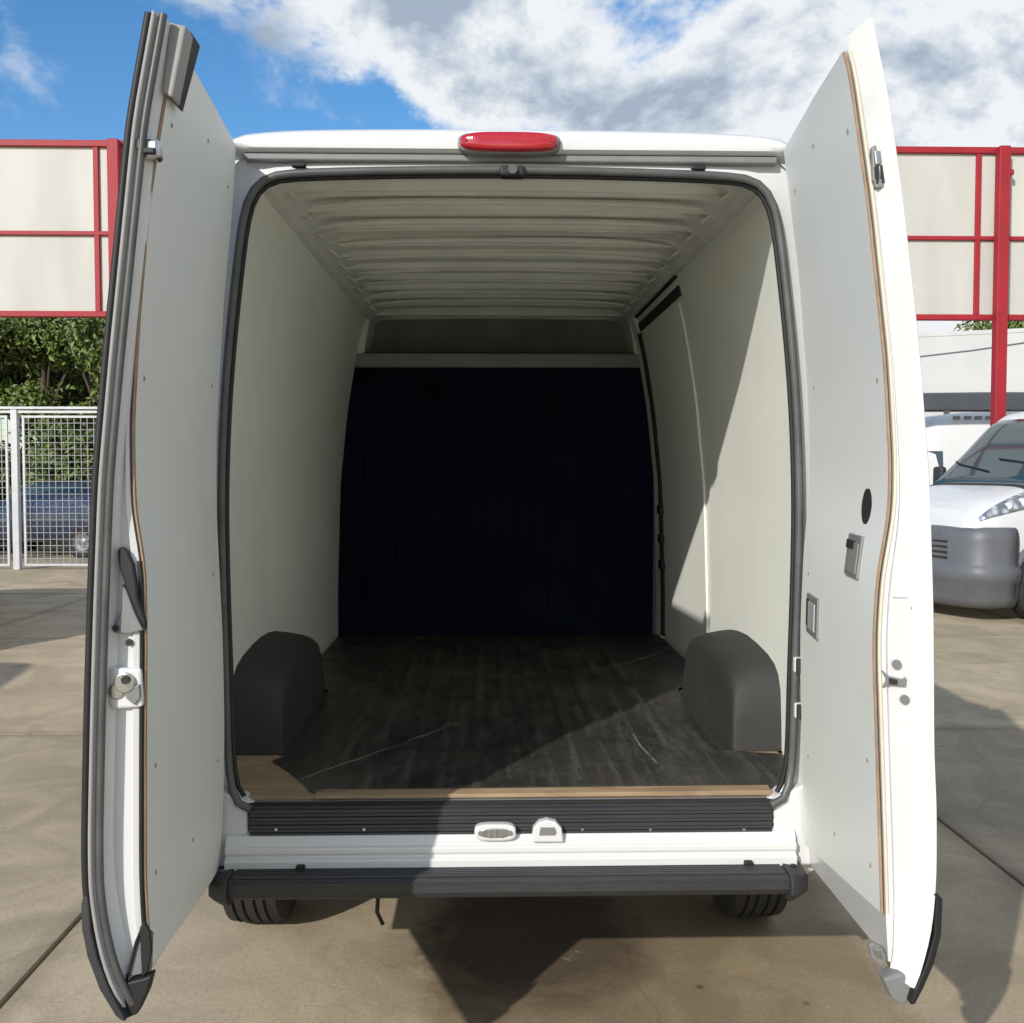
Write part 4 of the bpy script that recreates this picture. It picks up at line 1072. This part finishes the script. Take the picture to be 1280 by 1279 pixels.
    if vents:
        for s in (-1, 1):
            for i in range(13):
                y = .0 - i * .20
                c = []
                x = max(p[0] for p in row(y) if abs(p[2] - (high - .20)) < .14)
                MB().box(min(s * (x - .03), s * (x + .012)), max(s * (x - .03), s * (x + .012)), y - .065, y + .065, high - .16, high - .09).build('vent_slot', M['grey_plastic'], root, bevel=.01)
    return root
M['bumper'] = material('grey_bumper', (.12, .125, .135), .5, var=.2, vscale=5, bump=.15, bscale=200)

p = at(1262, 600, Y=9.0)
make_van('parked_van', 'white van with dark grey bumper and clear headlight, nearest behind the right door', (7.50, 9.75, 0), R(108))
p = at(1158, 560, Y=16.0)
make_van('parked_van', 'white panel van with a row of small vents under its roof edge, furthest back', (p.x + .45, 16.6, 0), R(90), high=2.76, vents=True)

make_van('parked_van', 'white van parked left of the picture with its nose to the fence', (-7.12, 1.4, 0), R(0.5), 'white vans standing left of the yard')
make_van('parked_van', 'white van parked left of the picture close behind the first', (-7.14, 6.95, 0), R(0), 'white vans standing left of the yard')

def make_car(loc, rz, color, label):
    root = tag(empty('parked_car', loc, rz), label, 'car')
    cm = material('car_paint', color, .25, coat=.8)
    stn = [(2.10, .62, .40, .62), (2.04, .76, .32, .74), (1.8, .84, .26, .84), (1.2, .88, .24, .95), (.95, .88, .24, 1.0), (.35, .88, .24, 1.38), (-.1, .87, .24, 1.47), (-1.0, .87, .24, 1.45), (-1.7, .86, .26, 1.12), (-2.0, .82, .30, .98), (-2.06, .74, .36, .85)]
    K_ = 64
    def row(y, off=0.0):
        t = sorted(stn); w = interp([(a, b) for a, b, c, d in t], y); zb = interp([(a, c) for a, b, c, d in t], y); zt = interp([(a, d) for a, b, c, d in t], y)
        wt = .72 if -1.6 < y < .9 else .88
        return [(x, y, z) for x, z in sect(w + off, zb - off, zt + off, wt, 4.5, K_)]
    mb = MB().grid([row(y) for y, *_ in stn], closed=True); mb.f += [tuple(range(K_)), tuple(range(len(mb.v) - K_, len(mb.v)))[::-1]]; mb.m += [0, 0]
    mb.build('body', cm, root, smooth=35, recalc=True)
    for nm, y0, y1, a, b in (('windscreen', .90, .38, .37, .63), ('rear_window', -1.08, -1.62, .37, .63), ('side_window', .30, -.40, .29, .385), ('side_window', .30, -.40, .615, .71), ('side_window', -.46, -1.15, .29, .385), ('side_window', -.46, -1.15, .615, .71)):
        rows = [[row(y0 + (y1 - y0) * j / 6, .006)[i] for i in range(int(K_ * a), int(K_ * b) + 1)] for j in range(7)]
        MB().grid(rows).build(nm, M['glass'], root, smooth=40, solid=.006)
    for s in (-1, 1):
        for yy in (1.35, -1.30): wheel(root, (s * .80, yy, .31), R0=.31, w=.19, side=s)
        MB().box(min(s * .55, s * .80), max(s * .55, s * .80), 1.92, 2.06, .60, .74).build('headlight', M['headlamp'], root, bevel=.02)
        MB().box(min(s * .55, s * .80), max(s * .55, s * .80), -2.05, -1.95, .72, .90).build('rear_lamp', M['red_lens'], root, bevel=.02)
    return root
p = at(78, 640, Y=17.4)
make_car((p.x - .2, 17.6, 0), R(72), (.025, .04, .075), 'dark blue car parked behind the wire fence, right of the fence post')
p = at(-60, 640, Y=18.2)
make_car((p.x - 1.2, 18.6, 0), R(80), (.16, .02, .02), 'dark red car behind the wire fence at the left edge')

# ------------------------------------------------------------------ wire fence
FY = at(60, 712, Z=0).y
fence = tag(empty('wire_fence', (-8, FY, 0)), 'pale grey welded wire fence with white posts in front of the trees', 'fence')
top = at(60, 512, Y=FY).z
xp = at(20, 600, Y=FY).x
k = 0
posts = [xp - 2.5 * 3, xp - 5.0, xp - 2.5, xp, xp + 2.5, xp + 5, xp + 7.5]
for x in posts:
    MB().box(x - .055 + 8, x + .055 + 8, -.05, .05, 0, top).build('post', M['galv'], fence, bevel=.006, seg=1)
MB().box(posts[0] + 8, posts[-1] + 8, -.03, .03, top - .06, top - .02).build('top_rail', M['galv'], fence)
MB().box(posts[0] + 8, posts[-1] + 8, -.06, .06, top + .005, top + .045).build('cap_rail', M['galv'], fence)
for a, b in zip(posts, posts[1:]):
    a += .12; b -= .12
    fr = MB()
    for x in (a + .02, b - .02): fr.box(x - .018 + 8, x + .018 + 8, -.018, .018, .06, top - .10)
    for z in (.08, top - .12): fr.box(a + .04 + 8, b - .04 + 8, -.017, .017, z - .018, z + .018)
    pf = fr.build('panel_frame', M['galv'], fence)
    w = MB(); n = int((b - a) / .105)
    for i in range(1, n):
        x = a + (b - a) * i / n; w.box(x - .005 + 8, x + .005 + 8, -.006, .006, .08, top - .12)
    m_ = int((top - .2) / .105)
    for i in range(1, m_):
        z = .08 + (top - .2) * i / m_; w.box(a + 8, b + 8, -.013, -.0065, z - .0045, z + .0045)
    tag(w.build('wire_mesh', M['wire'], pf), kind='stuff')

# ------------------------------------------------------------------ tall hoarding: red steel frame with cream sheets
HY = 13.3
z_t, z_m, z_b = at(60, 180, Y=HY).z, at(60, 292, Y=HY).z, at(60, 393, Y=HY).z
hz = tag(empty('sheeted_hoarding', (0, HY, 0)), 'high row of cream sheets in a red steel frame standing on tall red posts', 'hoarding')
xa, xb = at(122, 290, Y=HY).x, at(1221, 290, Y=HY).x
pa, pb = at(149, 290, Y=HY).x, at(1246, 290, Y=HY).x
bars = [xa - 4.6, xa - 2.3, xa]
nb = 6
for i in range(1, nb): bars.append(xa + (xb - xa) * i / nb)
bars += [xb, xb + 2.3, xb + 4.6]
X0, X1 = bars[0] - .2, bars[-1] + .2
for z, h, d in ((z_t, .05, .06), (z_b, .045, .06)):
    MB().box(X0, X1, -d, d - .01, z - h, z + h).build('frame_rail', M['red_paint'], hz, bevel=.008, seg=1)
MB().box(X0, X1, -.05, .03, z_m - .032, z_m + .032).build('frame_rail', M['red_paint'], hz, bevel=.006, seg=1)
for x in bars:
    MB().box(x - .04, x + .04, -.045, .035, z_b + .045, z_t - .05).build('frame_bar', M['red_paint'], hz, bevel=.006, seg=1)
for (x0, x1) in zip([X0] + bars, bars + [X1]):
    for z0, z1 in ((z_b, z_m), (z_m, z_t)):
        MB().box(x0 + .006, x1 - .006, .0, .025, z0 + .006, z1 - .006).build('sheet', M['cream'], hz)
for x in (pa, (pa + pb) / 2, pb):
    MB().box(x - .088, x + .088, -.24, -.07, 0, z_t + .02).build('post', M['red_paint'], hz, bevel=.012, seg=1)
    MB().box(x - .16, x + .16, -.31, -.02, -.02, .03).build('base_plate', M['red_paint'], hz, bevel=.004, seg=1)
x = pb
MB().box(x + .10, x + .16, -.20, -.12, z_t - .42, z_t - .34).build('post_bracket', M['red_paint'], hz, bevel=.008)

# ------------------------------------------------------------------ buildings at the right
BY2 = 27.0
p0, p1 = at(1100, 420, Y=BY2), at(1290, 411, Y=BY2)
bl_ = tag(empty('warehouse', (p0.x, BY2, 0)), 'plain white rendered warehouse wall behind the parked white vans', 'building')
w_ = 16.0; zA = p0.z; zB = p0.z + (p1.z - p0.z) * w_ / (p1.x - p0.x)
MB().prism([(-6, 0), (w_, 0), (w_, zB), (-6, zA - (zB - zA) * 6 / w_)], 'y', 0, 10).build('wall', M['concrete_wall'], bl_)
k_ = (zB - zA) / w_
MB().prism([(-6.05, zA - 6.05 * k_ - .09), (w_ + .05, zB + .05 * k_ - .09), (w_ + .05, zB + .05 * k_ + .03), (-6.05, zA - 6.05 * k_ + .03)], 'y', -.015, 10.05).build('coping', M['concrete_wall'], bl_)
a, b = at(1150, 446, Y=22), at(1285, 428, Y=20)
dirv = (b - a)
pts = [a - dirv * 3 + Vector((0, 0, .25)), a - dirv, a, a.lerp(b, .5) + Vector((0, 0, -.02)), b, b + dirv, b + dirv * 3 + Vector((0, 0, .3))]
tag(MB().tube(pts, .022, 6).build('overhead_cable', M['cable']), 'thin dark cable slung in front of the white warehouse wall', 'cable')
CY = 20.6
c0, c1 = at(1158, 492, Y=CY), at(1158, 512, Y=CY)
can = tag(empty('carport', (c0.x, CY, 0)), 'flat dark grey carport roof behind the vented white van', 'carport')
mb = MB(); rows = []
for i in range(21):
    x = -5 + 16 * i / 20; bow = .05 * math.sin(i * .9) * .3
    rows.append([(x, 0, c1.z), (x, -.02, c0.z - .02 + bow), (x, .1, c0.z + .03 + bow), (x, 4.5, c0.z + .25 + bow), (x, 4.5, c1.z + .2), (x, .1, c1.z)])
mb.grid(rows, closed=True); mb.f += [tuple(range(6)), tuple(range(len(mb.v) - 6, len(mb.v)))[::-1]]; mb.m += [0, 0]
mb.build('roof', M['canopy'], can, smooth=30, recalc=True)
for x in (-4.6, .6, 5.6, 10.6):
    for y in (.25, 4.2): MB().box(x - .05, x + .05, y - .05, y + .05, 0, c1.z + .01).build('post', M['galv'], can)

# ------------------------------------------------------------------ trees
def tree(loc, height, rad, label, seed, mat, group=None, nl=11000, zbase=.8, leaf=.13):
    rnd = random.Random(seed)
    root = tag(empty('leafy_tree', loc), label, 'tree', group)
    pts = [Vector((0, 0, 0)), Vector((.05, .02, height * .2)), Vector((-.04, .05, height * .42)), Vector((.03, 0, height * .68))]
    tk = MB().tube(pts, [.17, .13, .10, .05], 10)
    lobes = []
    nlb = 16
    for i in range(nlb):
        a = rnd.uniform(0, 6.28); r = rnd.uniform(.15, .75) * rad; z = rnd.uniform(zbase + .5, height * .86)
        c = Vector((math.cos(a) * r, math.sin(a) * r, z)); lobes.append((c, rnd.uniform(.30, .52) * rad))
        st0 = pts[1].lerp(pts[3], rnd.random() * .8)
        tk.tube([st0, st0.lerp(c, .5) + Vector((0, 0, .15)), c], [.05, .035, .015], 6)
    tk.build('trunk', M['bark'], root, smooth=60)
    v, f = [], []
    for i in range(nl):
        c, r = rnd.choice(lobes)
        d = Vector((rnd.gauss(0, 1), rnd.gauss(0, 1), rnd.gauss(0, 1))).normalized()
        q = c + d * r * (rnd.random() ** .35) * (1 + .3 * noise.noise(d * 2 + c)) ; q.z = c.z + (q.z - c.z) * .85
        if noise.noise(q * 1.7) < -.28: continue
        n = (d + Vector((rnd.gauss(0, .6), rnd.gauss(0, .6), rnd.gauss(0, .6) + .3))).normalized()
        u = n.orthogonal().normalized(); u = (Matrix.Rotation(rnd.uniform(0, 6.28), 3, n) @ u); w = n.cross(u)
        sz = leaf * rnd.uniform(.6, 1.25); b = len(v)
        v += [tuple(q - u * sz), tuple(q + w * sz * .42 + n * sz * .12), tuple(q + u * sz), tuple(q - w * sz * .42 + n * sz * .12)]; f.append((b, b + 1, b + 2, b + 3))
    me = bpy.data.meshes.new('crown'); me.from_pydata(v, [], f); me.update()
    link('crown', me, mat, root)
    return root
lab = ['dense bushy green tree behind the wire fence at the left edge', 'bushy green tree above the parked blue car', 'bushy green tree beside the open left door, behind the fence', 'dark green tree standing further behind the fence']
TY = 20.5
tx = [at(-70, 500, Y=TY).x, at(40, 500, Y=TY).x, at(140, 500, Y=TY).x, at(80, 500, Y=TY + 3).x]
for i, x in enumerate(tx):
    tree((x, TY + (3 if i == 3 else .6 * (i % 2)), 0), 6.1 + .25 * (i % 2), 2.15, lab[i], 11 + i, M['leaf'] if i < 3 else M['leaf_dark'], 'trees behind the wire fence', 26000, zbase=.4, leaf=.085)
p = at(1255, 402, Y=38)
tree((p.x + .9, 39, 0), 9.6, 2.0, 'small green tree rising behind the white warehouse roof', 31, M['leaf'], None, 9000, zbase=5.0, leaf=.16)
